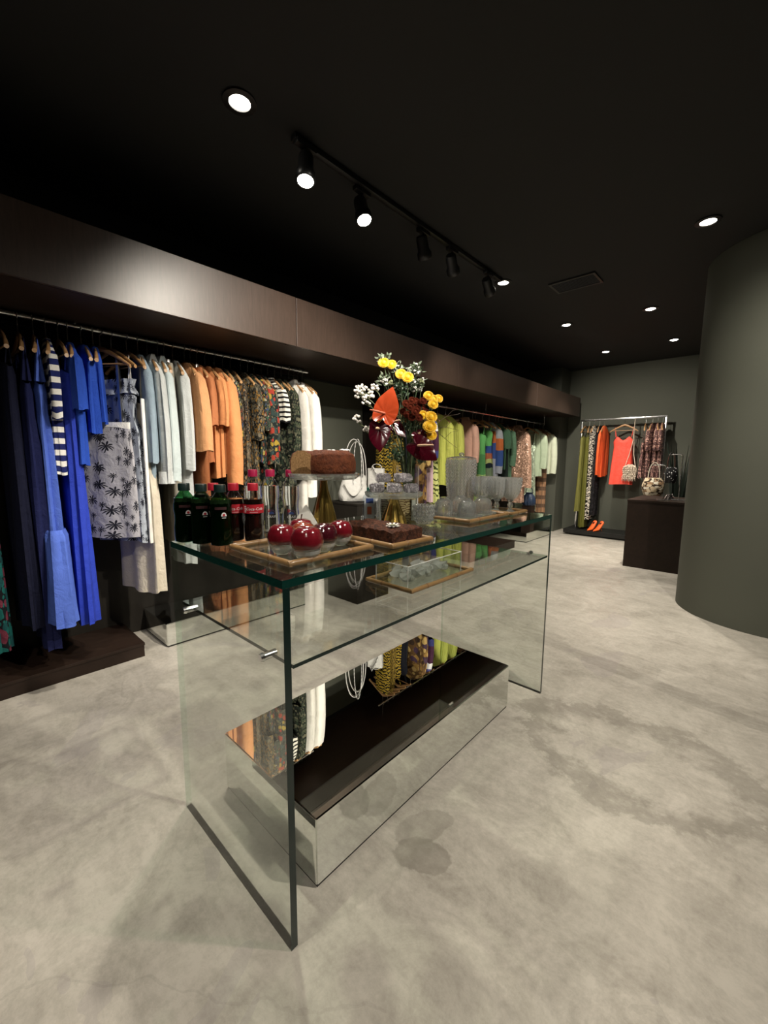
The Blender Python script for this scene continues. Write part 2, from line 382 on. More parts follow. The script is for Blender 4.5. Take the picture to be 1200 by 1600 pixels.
M['hanger'] = wood('hanger_wood', (.30, .155, .065), (.50, .29, .13), .35, 3, 3, 3)
M['wire'] = plain('hanger_wire', (.45, .44, .42), .3, 1)
M['lens'] = emit('lamp_lens', (1, .93, .80), 26)
M['lens_dim'] = emit('lamp_lens_dim', (1, .9, .75), 6)
M['white'] = plain('white_plastic', (.7, .7, .68), .4)
M['bamboo'] = wood('bamboo', (.145, .078, .028), (.26, .155, .065), .3, 4, 4, 4)
M['bamboo_node'] = plain('bamboo_node', (.17, .085, .03), .45)
M['gold'] = plain('gold_lacquer', (.48, .33, .085), .24, 1, var=.1)

# ------------------------------------------------------------------ lamps (each lamp's light sits in its builder)
def spot(parent, loc, aim, power, size, blend=.6, col=WARM, rad=.035):
    l = bpy.data.lights.new('lamp_light', 'SPOT'); l.energy = power; l.spot_size = math.radians(size); l.spot_blend = blend
    l.color = col; l.shadow_soft_size = rad
    o = bpy.data.objects.new('lamp_light', l); S.collection.objects.link(o); o.parent = parent
    d = Vector(aim) - (Vector(parent.location) + Vector(loc)); o.rotation_euler = d.to_track_quat('-Z', 'Y').to_euler(); o.location = loc
    return o
def downlight(x, y, label, power, aim=None, size=95, blend=.8):
    t = thing('recessed_downlight', label, 'downlight', (x, y, CEIL), 0, 'recessed ceiling downlights')
    MB().lathe([(.075, -.003), (.075, -.008), (.048, -.010), (.046, -.004)], 24).build('trim_ring', M['black'], t)
    MB().lathe([(.046, -.0045), (.03, -.013), (.0, -.015)], 20).build('lens', M['lens'], t)
    spot(t, (0, 0, -.035), aim or (x, y, 0), power, size, blend)
    return t
def track_head(x, y, aim, label, power, size=60, dim=False):
    t = thing('track_spotlight', label, 'spotlight', (x, y, CEIL), 0, 'spotlights on the ceiling track')
    MB().box(-.018, .018, -.06, .06, -.055, -.03).build('track_adapter', M['black'], t, bevel=.004)
    MB().tube([(0, 0, -.05), (0, 0, -.11)], .009, 8).build('swivel_arm', M['black'], t)
    c = Vector((0, 0, -.14)); d = (Vector(aim) - (Vector(t.location) + c)).normalized(); q = d.to_track_quat('-Z', 'Y').to_euler()
    MB().lathe([(.046, -.075), (.05, -.07), (.05, -.035), (.040, -.02), (.040, .05), (.034, .068), (0, .07)], 20).build('lamp_housing', M['black'], t, c, q)
    MB().lathe([(.043, -.0745), (.025, -.079), (0, -.08)], 18).build('lens', M['lens_dim'] if dim else M['lens'], t, c, q)
    spot(t, c + d*.1, aim, power, size, rad=.06)
    return t
RIGHT = 'recessed ceiling downlight '
downlight(-1.91, 1.09, RIGHT + 'directly above the blue clothes, nearest the camera', P_DOWN*2.0, (-1.75, .55, 0), 80)
downlight(-1.90, 3.67, RIGHT + 'just past the far end of the black track', P_DOWN*.8)
downlight(-1.88, 5.26, RIGHT + 'over the far rail of green clothes, beside the header', P_DOWN*3.4, (-1.6, 7.7, .5), 100)
downlight(-1.87, 6.90, RIGHT + 'close to the back wall, above the clothes rack', P_DOWN*1.3)
downlight(-1.02, 6.82, RIGHT + 'above the dark counter, beside the back wall', P_DOWN*1.4)
downlight(-1.03, 5.31, RIGHT + 'in front of the dark counter, beyond the air vent', P_DOWN*2.6)
downlight(-.42, 3.69, RIGHT + 'next to the curved olive wall, the largest at that side', P_DOWN*1.3, (-.75, 3.3, 0), 75)
# the same rows run on above and behind the camera
for x, y, aim, p, sz, w in OVERHEAD: downlight(x, y, RIGHT + 'outside the picture, ' + w, p, aim, sz)
HEAD = 'black track spotlight '
track_head(-1.86, 1.42, (-1.6, 1.15, 1.0), HEAD + 'first along the track, its lit face towards the camera', P_TRACK*1.0, 120)
track_head(-1.90, 1.86, (-1.25, 1.75, 1.0), HEAD + 'second along the track, lit face turned down to the table', P_TRACK*.8, 36)
track_head(-1.89, 2.45, (-2.25, 3.6, 1.2), HEAD + 'in mid track, tilted so only a sliver of lens shows', P_TRACK*1.0)
track_head(-1.88, 2.80, (-2.45, 4.5, 1.3), HEAD + 'pointing away, seen from behind as a dark can', P_TRACK*1.2)
track_head(-1.87, 3.34, (-2.25, 5.9, 1.0), HEAD + 'last along the track, beside the bright downlight', P_TRACK*1.4)
tr = thing('lighting_track', 'long thin black lighting track running along the dark ceiling', 'track', (-1.88, 1.39, CEIL))
MB().box(-.018, .018, 0, 2.16, -.032, -.002).build('rail', M['black'], tr, bevel=.003)
MB().box(-.022, .022, -.03, .012, -.034, -.002).build('end_cap', M['black'], tr, bevel=.003)
MB().box(-.022, .022, 2.15, 2.19, -.034, -.002).build('end_cap', M['black'], tr, bevel=.003)

# ------------------------------------------------------------------ the setting
def struct(o): o['kind'] = 'structure'; return o
struct(bx('floor', M['floor'], -3.6, 3.2, -3.2, 8.2, -.1, 0))
struct(bx('ceiling', M['black_paint'], -3.6, 3.2, -3.2, 8.2, CEIL, CEIL+.1))
struct(bx('wall_left', M['olive'], -3.5, -3.34, -3.1, 8.1, 0, 2.05))
struct(bx('wall_left_upper', M['black_paint'], -3.5, -3.30, -3.1, 7.55, 2.05, CEIL))
struct(bx('wall_far', M['olive'], -3.5, 3.1, 8.0, 8.1, 0, CEIL))
struct(bx('wall_back', M['olive'], -3.5, 3.1, -3.1, -3.0, 0, CEIL))
struct(bx('wall_right', M['olive'], 3.0, 3.1, -3.1, 8.1, 0, CEIL))
struct(bx('wall_pier', M['olive'], -3.33, -2.72, 7.56, 7.999, 0, CEIL))
# rounded end of the wall that juts in from the right
pts = []
for i in range(41):
    a = PI*1.5 - PI*i/40; pts.append((.16 + .655*math.cos(a), 4.67 + .655*math.sin(a)))
pts += [(2.99, 5.325), (2.99, 4.015)]
m = MB(); m.loft([[(x, y, 0) for x, y in pts], [(x, y, CEIL-.001) for x, y in pts]]); struct(m.build('wall_middle', M['olive'], smooth=30))
# dark veneer back panels of the two clothes bays
for k, (a, b) in enumerate(((-1.2, .4), (.402, 2.47), (3.28, 5.4), (5.402, 7.55))):
    struct(bx('trim_%d' % (k+1), M['back_panel'], -3.339, -3.315, a, b, .001, 2.04))
# the header: a box along the wall, faced with veneer panels
hd = struct(bx('trim_5', M['dark_wood'], -3.338, -2.472, -2.6, 7.735, 2.061, 2.36))
ys = [-2.62, -.27, 1.77, 3.82, 5.88, 7.75]
for a, b in zip(ys, ys[1:]):
    bx('header_panel', M['header'], -2.471, -2.45, a+.003, b-.003, 2.055, 2.374, hd, bevel=.0015)
bx('end_panel', M['header'], -3.33, -2.473, 7.736, 7.75, 2.056, 2.373, hd)
bx('soffit_panel', M['dark_wood'], -3.33, -2.473, -2.6, 7.73, 2.054, 2.0605, hd)
# sockets on the back wall
so = thing('wall_socket', 'small white socket plate low on the back wall', 'socket', (-2.47, 7.998, .36))
MB().box(-.035, .035, -.012, 0, 0, .12).build('plate', M['white'], so, bevel=.004)
MB().box(-.018, .018, -.014, -.011, .035, .085).build('socket_insert', M['black'], so, bevel=.002)
# ceiling vent
v = thing('ceiling_vent', 'black rectangular air vent set in the dark ceiling', 'vent', (-1.41, 4.11, CEIL))
MB().box(-.2, .2, -.13, -.11, -.014, -.001).box(-.2, .2, .11, .13, -.014, -.001).box(-.2, -.18, -.11, .11, -.014, -.001).box(.18, .2, -.11, .11, -.014, -.001).build('vent_frame', M['black'], v)
for i in range(9):
    y = -.1 + i*.025; MB().box(-.18, .18, y-.009, y+.006, -.012, -.004, 0, Matrix.Translation((0,y,-.008)) @ Matrix.Rotation(.5, 4, 'X') @ Matrix.Translation((0,-y,.008))).build('slat', M['black'], v)

# ------------------------------------------------------------------ clothes rails
def rail(name, label, x, z, y0, y1, brackets):
    t = thing(name, label, 'rail', (x, y0, z))
    MB().tube([(0, 0, 0), (0, y1-y0, 0)], .0135, 12).build('rod', M['chrome'], t)
    for y in brackets:
        MB().tube([(0, y-y0, .012), (0, y-y0, 2.053-z)], .007, 8).build('bracket', M['chrome'], t)
    return t
R1X, R1Z, R2X, R2Z = -3.00, 2.032, -2.93, 1.925
rail('clothes_rail', 'long chrome clothes rail under the header, holding blue to white clothes', R1X, R1Z, -1.0, 2.27, (-.9, .62, 2.2))
rail('clothes_rail', 'far chrome clothes rail holding lime, pink and mint clothes', R2X, R2Z, 3.12, 7.555, (3.2, 5.3, 7.4))

# ------------------------------------------------------------------ plinths
def plinth(label, x0, x1, y0, y1, h, m):
    t = thing('plinth', label, 'plinth', ((x0+x1)/2, (y0+y1)/2, 0)); hx, hy = (x1-x0)/2, (y1-y0)/2
    bx('plinth_body', m, -hx+.004, hx-.004, -hy+.004, hy-.004, 0, h-.019, t)
    bx('plinth_top', m, -hx, hx, -hy, hy, h-.018, h, t, bevel=.002)
    return t
plinth('low dark wooden plinth under the blue dresses', -3.31, -2.85, -1.3, .823, .092, M['dark_wood'])
plinth('tall dark wooden pedestal holding the white bags', -2.95, -2.54, 2.43, 2.85, .90, M['back_panel'])
plinth('low dark wooden plinth below the lime and pink clothes', -3.31, -2.60, 4.45, 5.72, .11, M['dark_wood'])
def mirror_box(label, x0, x1, y0, y1, h, split=None):
    t = thing('mirrored_plinth', label, 'plinth', ((x0+x1)/2, (y0+y1)/2, 0)); hx, hy = (x1-x0)/2, (y1-y0)/2; e = .004
    bx('plinth_core', M['mirror_core'], -hx+e, hx-e, -hy+e, hy-e, 0, h-e, t)
    g = .0035
    bx('mirror_panel', M['mirror'], -hx+g, hx-g, -hy+g, hy-g, h-e+.0002, h, t)
    bx('mirror_panel', M['mirror'], hx-e+.0002, hx, -hy+g, hy-g, .012, h-g, t)
    bx('mirror_panel', M['mirror'], -hx, -hx+e-.0002, -hy+g, hy-g, .012, h-g, t)
    bx('mirror_panel', M['mirror'], -hx+g, hx-g, -hy, -hy+e-.0002, .012, h-g, t)
    bx('mirror_panel', M['mirror'], -hx+g, hx-g, hy-e+.0002, hy, .012, h-g, t)
    return t
mirror_box('large mirrored plinth standing on the floor inside the glass table', -1.434, -.87, .664, 1.916, .232)
mirror_box('mirrored plinth against the wall below the orange and floral clothes', -3.31, -2.87, .965, 2.117, .165)
mirror_box('farthest mirrored plinth, below the pale mint clothes', -3.31, -2.63, 6.19, 7.2, .15)

# ------------------------------------------------------------------ the glass table
X0, X1, Y0, Y1 = -1.460, -.794, .520, 2.177
gt = thing('glass_table', 'long waterfall display table of clear green-edged glass', 'table', ((X0+X1)/2, (Y0+Y1)/2, 0))
hx, hy, T = (X1-X0)/2, (Y1-Y0)/2, .020
def pane(name, x0, x1, y0, y1, z0, z1, thin, em='edge'):
    """glass sheet: the two broad faces clear, the narrow edges dark green"""
    m = MB(); m.box(x0, x1, y0, y1, z0, z1)
    fn = {'z': (0, 1), 'y': (2, 4), 'x': (3, 5)}[thin]
    m.m = [0 if i in fn else 1 for i in range(6)]
    return m.build(name, [M['pane'], M[em]], gt, smooth=0)
pane('glass_top', -hx, hx, -hy, hy, 1-T, 1, 'z', 'edge_green')
pane('side_panel', -hx, hx, -hy, -hy+T, 0, 1-T-.0006, 'y')
pane('side_panel', -hx, hx, hy-T, hy, 0, 1-T-.0006, 'y')
pane('glass_shelf', -hx+.005, hx-.001, -hy+T+.006, hy-T-.006, .774, .784, 'z')
for sx in (-hx+.09, hx-.10):
    for sy in (-1, 1):
        y = sy*(hy-T/2)
        m = MB(); m.tube([(sx, y-sy*.030, .779), (sx, y+sy*.0065-sy*.001, .779)], .010, 14); m.tube([(sx, y+sy*.0065, .779), (sx, y+sy*.016, .779)], [.012, .009], 14)
        m.build('shelf_clamp', M['chrome'], gt)

# ------------------------------------------------------------------ counter by the curved wall
ct = thing('counter', 'solid dark brown wooden counter beside the curved wall', 'counter', (-.62, 6.06, 0))
bx('counter_body', M['counter'], -.545, .6, -.41, .41, 0, .80, ct)
bx('counter_top', M['counter'], -.55, .61, -.415, .415, .801, .825, ct, bevel=.002)

# ------------------------------------------------------------------ clothes
C = srgb
floralD = lambda n, bg, cols, *a: floral(n, tuple(x*.7 for x in bg), [tuple(x*.62 for x in c) for c in cols], a[0], a[1], tuple(x*.6 for x in a[2]), *a[3:])
def catmull(keys, rows):
    """keys (z, cx, hw, ht, amp) from the top down, smoothly filled in"""
    out = []
    n = len(keys)
    L = [0]
    for i in range(1, n): L.append(L[-1] + max(.012, abs(keys[i][0]-keys[i-1][0])))
    for k in range(rows+1):
        t = L[-1]*k/rows; i = 0
        while i < n-2 and t > L[i+1]: i += 1
        u = (t-L[i])/(L[i+1]-L[i]); u = u*u*(3-2*u)*.5 + u*.5
        out.append(tuple(a+(b-a)*u for a, b in zip(keys[i], keys[i+1])))
    return out
def cloth(mb, keys, rows=18, seg=36, nf=7, ph=0, mi=0, ex=.75, per=None, cap=False, cy=None, vt=0):
    rings = []
    z0 = keys[0][0]; zl = keys[-1][0]; r = random.Random(int(ph*1000)+rows)
    p2 = r.uniform(0, 6); p3 = r.uniform(0, 6)
    for (z, cx, hw, ht, amp) in catmull(keys, rows):
        q = (z0-z)/max(.01, z0-zl); ring = []
        for j in range(seg):
            a = 2*PI*j/seg; c, s = math.cos(a), math.sin(a)
            x = cx + hw*math.copysign(abs(c)**ex, c); y = ht*math.copysign(abs(s)**ex, s)
            w = amp*(math.sin(nf*a + ph + q*1.3) + .5*math.sin((nf*2-3)*a + p2 - q))
            x += w*c*.8; y += w*(.9 if abs(s) > .2 else .5)*(1 if s >= 0 else -1)*.8
            zz = z + (.006*math.sin(3*a+p3) if q > .9 else 0) - vt*abs(abs(c)-.55)*max(0, 1-q*6)
            ring.append((x, y + (cy or 0), zz))
        rings.append(ring)
    return mb.loft(rings, mi, cap, cap, per=per or .9)
def sleeve(mb, side, x0, z0, L, w0, w1, ht, out=.03, ph=0, flare=0, rows=10, nf=4, amp=.0055, bend=0):
    keys = [(z0+.012, side*(x0-.02), w0*.55, ht*.55, 0), (z0-.015, side*x0, w0*.95, ht*.95, amp*.4)]
    for k in (.25, .5, .75, 1):
        keys.append((z0-L*k, side*(x0+out*math.sin(k*2.2)+bend*k), (w0+(w1-w0)*k)*(1+(flare if k > .8 else 0)), ht*(1+(w1/w0-1)*k*.5), amp))
    return cloth(mb, keys, rows, 20, nf, ph, per=.35)

def top_(t, m, p, ph):
    L, sl = p['L'], p.get('sl', 0); w = p.get('w', .185); ht = p.get('ht', .030); hem = p.get('hemw', w*.92); hh = p.get('hht', ht*1.1); am = p.get('amp', .008)
    mb = MB(); keys = [(-.012, 0, .062, ht*.7, 0), (-.03, 0, .085, ht*.85, 0), (-.075, 0, w*.8, ht*.9, .001), (-.108, 0, w*.97, ht, .002), (-.19, 0, w*.96, ht*1.05, am*.6),
            (-.19-(L-.19)*.3, 0, w*.93, ht*1.05, am)]
    for z, ww, tt in p.get('mid', ()): keys.append((z, 0, ww, tt, am))
    keys.append((-L, p.get('cx', 0), hem, hh, am*1.5))
    cloth(mb, keys, p.get('rows', 20), 40, p.get('nf', 6), ph).build(p.get('body', 'body'), m, t)
    if sl:
        for s in (1, -1):
            sleeve(MB(), s, w-.022, -.103, sl, p.get('sw', .052), p.get('cw', .045), ht*.95, p.get('out', .035), ph+s, p.get('flare', 0), bend=p.get('bend', 0)).build('sleeve', p.get('smat', m), t)
    if p.get('cuff'):
        for s in (1, -1):
            MB().tube([(s*(w-.022+p.get('out', .035)*.8), 0, -.103-sl+.07), (s*(w-.022+p.get('out', .035)*.8), 0, -.103-sl-.004)], [.047, .05], 14).build('cuff', m, t)
    if p.get('collar'):
        mb = MB(); 
        for s in (1, -1):
            mb.loft([[(s*.012, -ht*.6, .0), (s*.085, -ht*.2, .0), (s*.085, ht*.5, .0), (s*.012, ht*.5, .01)], [(s*.03, -ht*1.15, -.06), (s*.11, -ht*.9, -.058), (s*.10, ht*.9, -.05), (s*.02, ht*.8, -.02)]], 0)
        mb.build('collar', m, t)
    if p.get('placket'):
        MB().box(-.016, .016, -ht*1.25, -ht*.95, -L*.95, -.02).build('placket', p['placket'], t, bevel=.003)
    if p.get('open'):
        for s in (1,): MB().box(s*.045, s*.06, -ht*1.4, -ht*1.0, -L*.98, -.03).build('front_edge', p['open'], t, bevel=.003)
def slip_(t, m, p, ph):
    zt, L = p.get('zt', .17), p['L']; w = p.get('w', .16); ht = p.get('ht', .03); hem = p.get('hemw', w*1.15); am = p.get('amp', .011)
    mb = MB(); keys = [(-zt, 0, w*.86, ht*.7, 0), (-zt-.05, 0, w*.95, ht, .002), (-zt-.18, 0, w*.86, ht*.95, .004)]
    for z, ww, tt in p.get('mid', ()): keys.append((z, p.get('cx', 0)*(-z/L), ww, tt, am))
    keys.append((-L, p.get('cx', 0), hem, p.get('hht', ht*1.25), am*1.3))
    cloth(mb, keys, p.get('rows', 22), 40, p.get('nf', 7), ph, vt=p.get('vt', .06)).build(p.get('body', 'body'), m, t)
    if p.get('straps', True):
        for s in (1, -1):
            MB().tube([(s*w*.75, -.012, -zt-.01), (s*.135, 0, -.045), (s*w*.72, .012, -zt-.01)], p.get('sr', .004), 6).build('strap', p.get('smat', m), t)
    if p.get('tier'):
        z = p['tier']; a = p['tw']
        cloth(MB(), [(z, 0, a[0], a[2], .002), (z-.03, 0, a[0]*1.15, a[2]*1.12, .007), (z-.25, 0, (a[0]*1.2+a[1])/2, a[2]*1.2, .009), (-L-a[3], 0, a[1], a[2]*1.45, .010)], 14, 48, 10, ph+1).build('ruffle_tier', m, t)
    if p.get('frill'):
        cloth(MB(), [(-zt+.045, 0, w*.95, ht*1.1, .006), (-zt-.0, 0, w*.88, ht*.9, .003), (-zt-.045, 0, w*1.02, ht*1.3, .009)], 8, 48, 12, ph+2).build('bodice_frill', m, t)
    if p.get('slit'):
        MB().box(p['slit'], p['slit']+.012, -.012, .010, -L-.008, -.3).build('pale_edging', p['smat'], t, bevel=.004)
def lower_(t, m, p, ph):
    zt, L = p.get('zt', .05), p['L']; w = p.get('w', .14); ht = p.get('ht', .028); am = p.get('amp', .005)
    if p.get('legs', True):
        cloth(MB(), [(-zt, 0, w, ht*.8, 0), (-zt-.05, 0, w*1.02, ht, .001), (-zt-.26, 0, w*1.12, ht*1.1, am)], 10, 36, 5, ph).build('waist', m, t)
        for s in (1, -1):
            cloth(MB(), [(-zt-.22, s*w*.55, w*.56, ht, am*.5), (-zt-.45, s*w*.55, w*.55, ht, am), (-L, s*w*.58, p.get('cuff', w*.55), ht*.95, am)], 16, 24, 4, ph+s).build('trouser_leg', m, t)
    else:
        cloth(MB(), [(-zt, 0, w*.9, ht*.7, 0), (-zt-.04, 0, w*.93, ht*.8, .001), (-zt-.18, 0, w*1.05, ht, am), (-L, 0, p.get('hemw', w*1.2), ht*1.25, am*1.7)], 18, 40, p.get('nf', 7), ph).build('skirt_panel', m, t)
        cloth(MB(), [(-zt+.03, 0, w*.9, ht*.72, 0), (-zt-.005, 0, w*.915, ht*.78, 0)], 2, 36, 3, 0).build('waistband', p.get('smat', m), t)
    for s in (1, -1):
        MB().box(s*w*.6-.008, s*w*.6+.008, -.01, .01, -zt-.02, -.05 if zt > .08 else -zt+.03).build('hanging_loop', p.get('loop', M['wire']), t, bevel=.002)

# hangers: one of wood, then copies
def make_hanger(label):
    t = thing('clothes_hanger', label, 'hanger', (0, 0, 0))
    mb = MB(); n = 16; rings = []
    for i in range(n+1):
        u = i/n*2-1; x = .205*u; z = -.006-.108*abs(u)**1.25*(1 if abs(u) > .02 else .8); h = .017*(1-.35*abs(u)); d = .007*(1+.5*abs(u)); yy = -.018*abs(u)**2
        rings.append([(x, yy+d*math.cos(a), z+h*math.sin(a)) for a in [2*PI*k/10 for k in range(10)]])
    mb.loft(rings).build('hanger_arms', M['hanger'], t)
    MB().tube([(-.165, -.012, -.098), (.165, -.012, -.098)], .0045, 8).build('hanger_bar', M['hanger'], t)
    p = [(0, 0, .005), (0, 0, .06)]
    for k in range(9):
        a = -PI*.5 + PI*1.45*k/8; p.append((.021*math.cos(a)*1.0, 0, .0915+.021*math.sin(a)))
    MB().tube(p, .0024, 6).build('hook', M['wire'], t)
    return t
HN = .082    # neck of the hanger below the centre of the rail
HANG0 = [None]
def hang(x, y, z, rz, short):
    lab = 'wooden hanger with wire hook carrying the ' + short
    if HANG0[0] is None:
        HANG0[0] = make_hanger(lab); HANG0[0].location = (x, y, z); HANG0[0].rotation_euler = (0, 0, rz); o = HANG0[0]
    else: o = dup(HANG0[0], (x, y, z), rz, lab)
    o['group'] = 'wooden clothes hangers'; return o
KIND = dict(top=top_, slip=slip_, low=lower_)
def garment(x, y, zrod, name, short, label, cat, kind, mat, rz=None, group=None, hanger=True, **p):
    rz = random.uniform(-.10, .10) if rz is None else rz
    z = zrod - HN - .0135
    if hanger: hang(x, y, z, rz, short)
    t = thing(name, label, cat, (x, y, z), rz, group)
    KIND[kind](t, mat, p, random.uniform(0, 6)); return t

F = {}
F['navy'] = fabric('navy_cloth', C(22, 28, 72)); F['midnight'] = fabric('midnight_cloth', C(17, 20, 44))
F['peri'] = fabric('periwinkle_cloth', C(84, 112, 205)); F['royal'] = fabric('royal_cloth', C(40, 78, 182)); F['cobalt'] = fabric('cobalt_cloth', C(46, 68, 186))
F['stripe'] = stripes('navy_stripe_cloth', C(24, 34, 92), C(228, 226, 220), .062, .48)
F['teal'] = floral('teal_pink_cloth', C(8, 12, 18), [C(14, 84, 80), C(100, 40, 56), C(12, 64, 66)], 14, .55)
F['palm'] = palmprint('palm_cloth', C(176, 174, 180), C(30, 31, 40), 11.0); F['palmb'] = palmprint('palm_blue_cloth', C(168, 175, 186), C(26, 28, 40), 11.5)
F['cream'] = fabric('cream_cloth', C(212, 203, 186)); F['offwhite'] = fabric('offwhite_cloth', C(226, 222, 214)); F['white'] = fabric('white_cloth', C(240, 238, 232))
F['greyblue'] = fabric('greyblue_cloth', C(146, 164, 178)); F['palegrey'] = fabric('palegrey_cloth', C(198, 202, 202)); F['paleblue'] = fabric('paleblue_cloth', C(196, 208, 210))
F['taupe'] = fabric('taupe_cloth', C(150, 145, 132)); F['gauze'] = fabric('gauze_cloth', C(120, 122, 122))
F['apricot'] = fabric('apricot_cloth', C(208, 152, 106)); F['tan'] = fabric('tan_cloth', C(180, 114, 74)); F['orange'] = fabric('orange_cloth', C(208, 142, 92)); F['rust'] = fabric('rust_cloth', C(150, 92, 56))
blk = C(20, 21, 22)
F['fl1'] = floralD('floral_bright', C(26, 34, 30), [C(60, 100, 76), C(140, 76, 62), C(180, 158, 80), C(66, 80, 120), C(180, 172, 150), C(96, 92, 78), C(70, 84, 70)], 46, .5, C(90, 90, 80), 1)
F['fl2'] = floralD('floral_brown', C(40, 34, 30), [C(120, 110, 90), C(80, 74, 62), C(150, 130, 110), C(150, 110, 60)], 44, .5, C(96, 88, 74), 2)
F['fl3'] = floralD('floral_dots', C(24, 24, 24), [C(120, 112, 92), C(96, 90, 74), C(160, 120, 60), C(140, 130, 112)], 52, .55, C(84, 80, 66), 3)
F['fl4'] = floralD('floral_large', C(26, 36, 36), [C(150, 140, 110), C(60, 84, 84), C(190, 160, 60), C(180, 66, 50), C(52, 70, 66)], 24, .5, C(112, 108, 86), 4)
F['fl5'] = floralD('floral_blue', C(24, 34, 40), [C(90, 110, 130), C(60, 100, 80), C(190, 70, 60), C(180, 170, 150)], 32, .48, C(70, 80, 76), 5)
F['bw'] = stripes('black_cream_stripe', C(226, 222, 210), C(22, 22, 24), .038, .42)
F['bg'] = floralD('floral_blackgreen', C(16, 20, 17), [C(74, 84, 64), C(44, 58, 44), C(96, 98, 78), C(120, 118, 96)], 40, .5, C(50, 58, 46), 6)
F['zebra'] = animal('zebra_gold', C(190, 160, 58), C(18, 16, 14), 9, 7, .5); F['tiger'] = animal('tiger_gold', C(176, 146, 60), C(20, 17, 14), 14, 9, .45, 'X')
F['bronze'] = floral('bronze_print', C(96, 70, 40), [C(150, 116, 62), C(60, 44, 32), C(190, 160, 100), C(70, 50, 70)], 12, .6, C(130, 100, 60), 7)
F['ink'] = fabric('ink_cloth', C(24, 26, 36)); F['plum'] = bands('plum_blocks', [(0, C(90, 90, 150)), (.1, C(235, 235, 235)), (.18, C(70, 36, 60)), (.4, C(60, 64, 120)), (.62, C(220, 190, 200))])
F['leafy'] = animal('leafy_lime', C(214, 220, 140), C(66, 78, 34), 5, 9, .72); F['lime'] = stripes('lime_ribs', C(208, 212, 112), C(184, 190, 84), .022, .4, 0)
F['dusty'] = fabric('dusty_pink_cloth', C(212, 168, 150)); F['brownlin'] = fabric('brown_lining', C(70, 50, 40))
F['green'] = bands('green_blocks', [(0, C(110, 190, 110)), (.28, C(92, 156, 98)), (.55, C(170, 200, 130))]); F['block'] = bands('colour_blocks', [(0, C(116, 196, 112)), (.22, C(60, 90, 160)), (.32, C(190, 110, 80)), (.40, C(190, 200, 130)), (.46, C(30, 40, 50)), (.52, C(120, 140, 110))])
F['sleeveb'] = bands('grey_orange_blue', [(0, C(176, 182, 190)), (.2, C(206, 116, 68)), (.36, C(64, 92, 160)), (.58, C(170, 175, 190))])
F['forest'] = fabric('forest_cloth', C(86, 124, 98)); F['darkgreen'] = fabric('darkgreen_cloth', C(34, 44, 42)); F['check'] = plaid('fine_green_check', C(104, 140, 112), C(70, 100, 80), C(84, 116, 92), .012)
F['blush'] = sequin('blush_sequins', C(214, 172, 148)); F['mintseq'] = sequin('mint_sequins', C(196, 216, 190)); F['mint'] = fabric('mint_cloth', C(190, 206, 178)); F['palemint'] = fabric('pale_mint_cloth', C(222, 230, 206))
F['plaid'] = plaid('brown_plaid', C(168, 128, 96), C(52, 46, 44), C(110, 90, 76), .09); F['ochre'] = fabric('ochre_cloth', C(120, 96, 44))
F['oliveg'] = fabric('olive_satin', C(128, 126, 66), .5); F['olived'] = fabric('dark_olive_satin', C(104, 104, 46), .5)
F['leopard'] = animal('monochrome_print', C(222, 214, 200), C(20, 18, 20), 6, 12, .5); F['blackc'] = floral('black_print', C(14, 13, 15), [C(60, 56, 60), C(40, 38, 44)], 36, .4, C(40, 38, 42), 9)
F['coral'] = fabric('coral_satin', C(252, 92, 76), .5); F['flame'] = fabric('flame_cloth', C(250, 106, 56)); F['mauve'] = floral('mauve_floral', C(48, 34, 36), [C(160, 118, 110), C(110, 80, 78), C(190, 150, 136), C(90, 62, 60)], 40, .55, C(110, 84, 80), 10)

k = 2.80/2.87
def zz(z): return HC + (z-HC)*k           # heights read at the old tip plane
ZN = R1Z - HN - .0135
def A(Y, name, short, label, cat, kind, mat, hem=None, **p):
    """a garment on the near rail; hem is the height of its lower edge"""
    if hem is not None: p['L'] = ZN - zz(hem)
    if 'top' in p: p['zt'] = ZN - zz(p.pop('top'))
    if 'slz' in p: p['sl'] = ZN - .103 - zz(p.pop('slz'))
    garment(R1X, Y*k, R1Z, name, short, label, cat, kind, mat, **p)
def D(**p): return p
A(.165, 'dress', 'teal and pink patterned dress', 'dark long dress patterned in teal and pink, cut off by the picture edge', 'dress', 'slip', F['teal'], .24, w=.16)
A(.30, 'dress', 'midnight blue strappy dress', 'midnight blue strappy long dress hanging before the navy maxi dress', 'dress', 'slip', F['midnight'], .33, w=.15)
A(.375, 'dress', 'navy maxi dress', 'navy blue maxi dress reaching lowest, almost to the dark plinth', 'dress', 'slip', F['navy'], .19, top=1.70, w=.15, ht=.028, sr=.012, mid=[(-.6, .15, .032)], cx=.03)
A(.44, 'dress', 'periwinkle ruffled dress', 'periwinkle blue long dress with a gathered ruffle tier at the hem', 'dress', 'slip', F['peri'], .80, top=1.70, w=.165, ht=.03, sr=.014, tier=-1.05, tw=(.215, .32, .05, .44), mid=[(-.5, .165, .034)])
A(.495, 'top', 'navy and white striped top', 'navy and white striped short sleeved top among the blue dresses', 'top', 'top', F['stripe'], 1.185, slz=1.486, w=.19, sw=.05, cw=.05, out=.02, ht=.024, rz=-.06)
A(.55, 'dress', 'cobalt long dress', 'plain cobalt blue long dress behind the periwinkle ruffled dress', 'dress', 'slip', F['cobalt'], .29, w=.17, ht=.034, amp=.012, hht=.05)
A(.595, 'top', 'royal blue short sleeved top', 'royal blue short sleeved top with wide sleeves', 'top', 'top', F['royal'], 1.237, slz=1.547, w=.19, sw=.062, cw=.068, out=.025)
A(.66, 'top', 'royal blue sleeveless top with scooped front', 'royal blue sleeveless top, second of the plain blue tops', 'top', 'top', F['royal'], 1.426, w=.165, ht=.03)
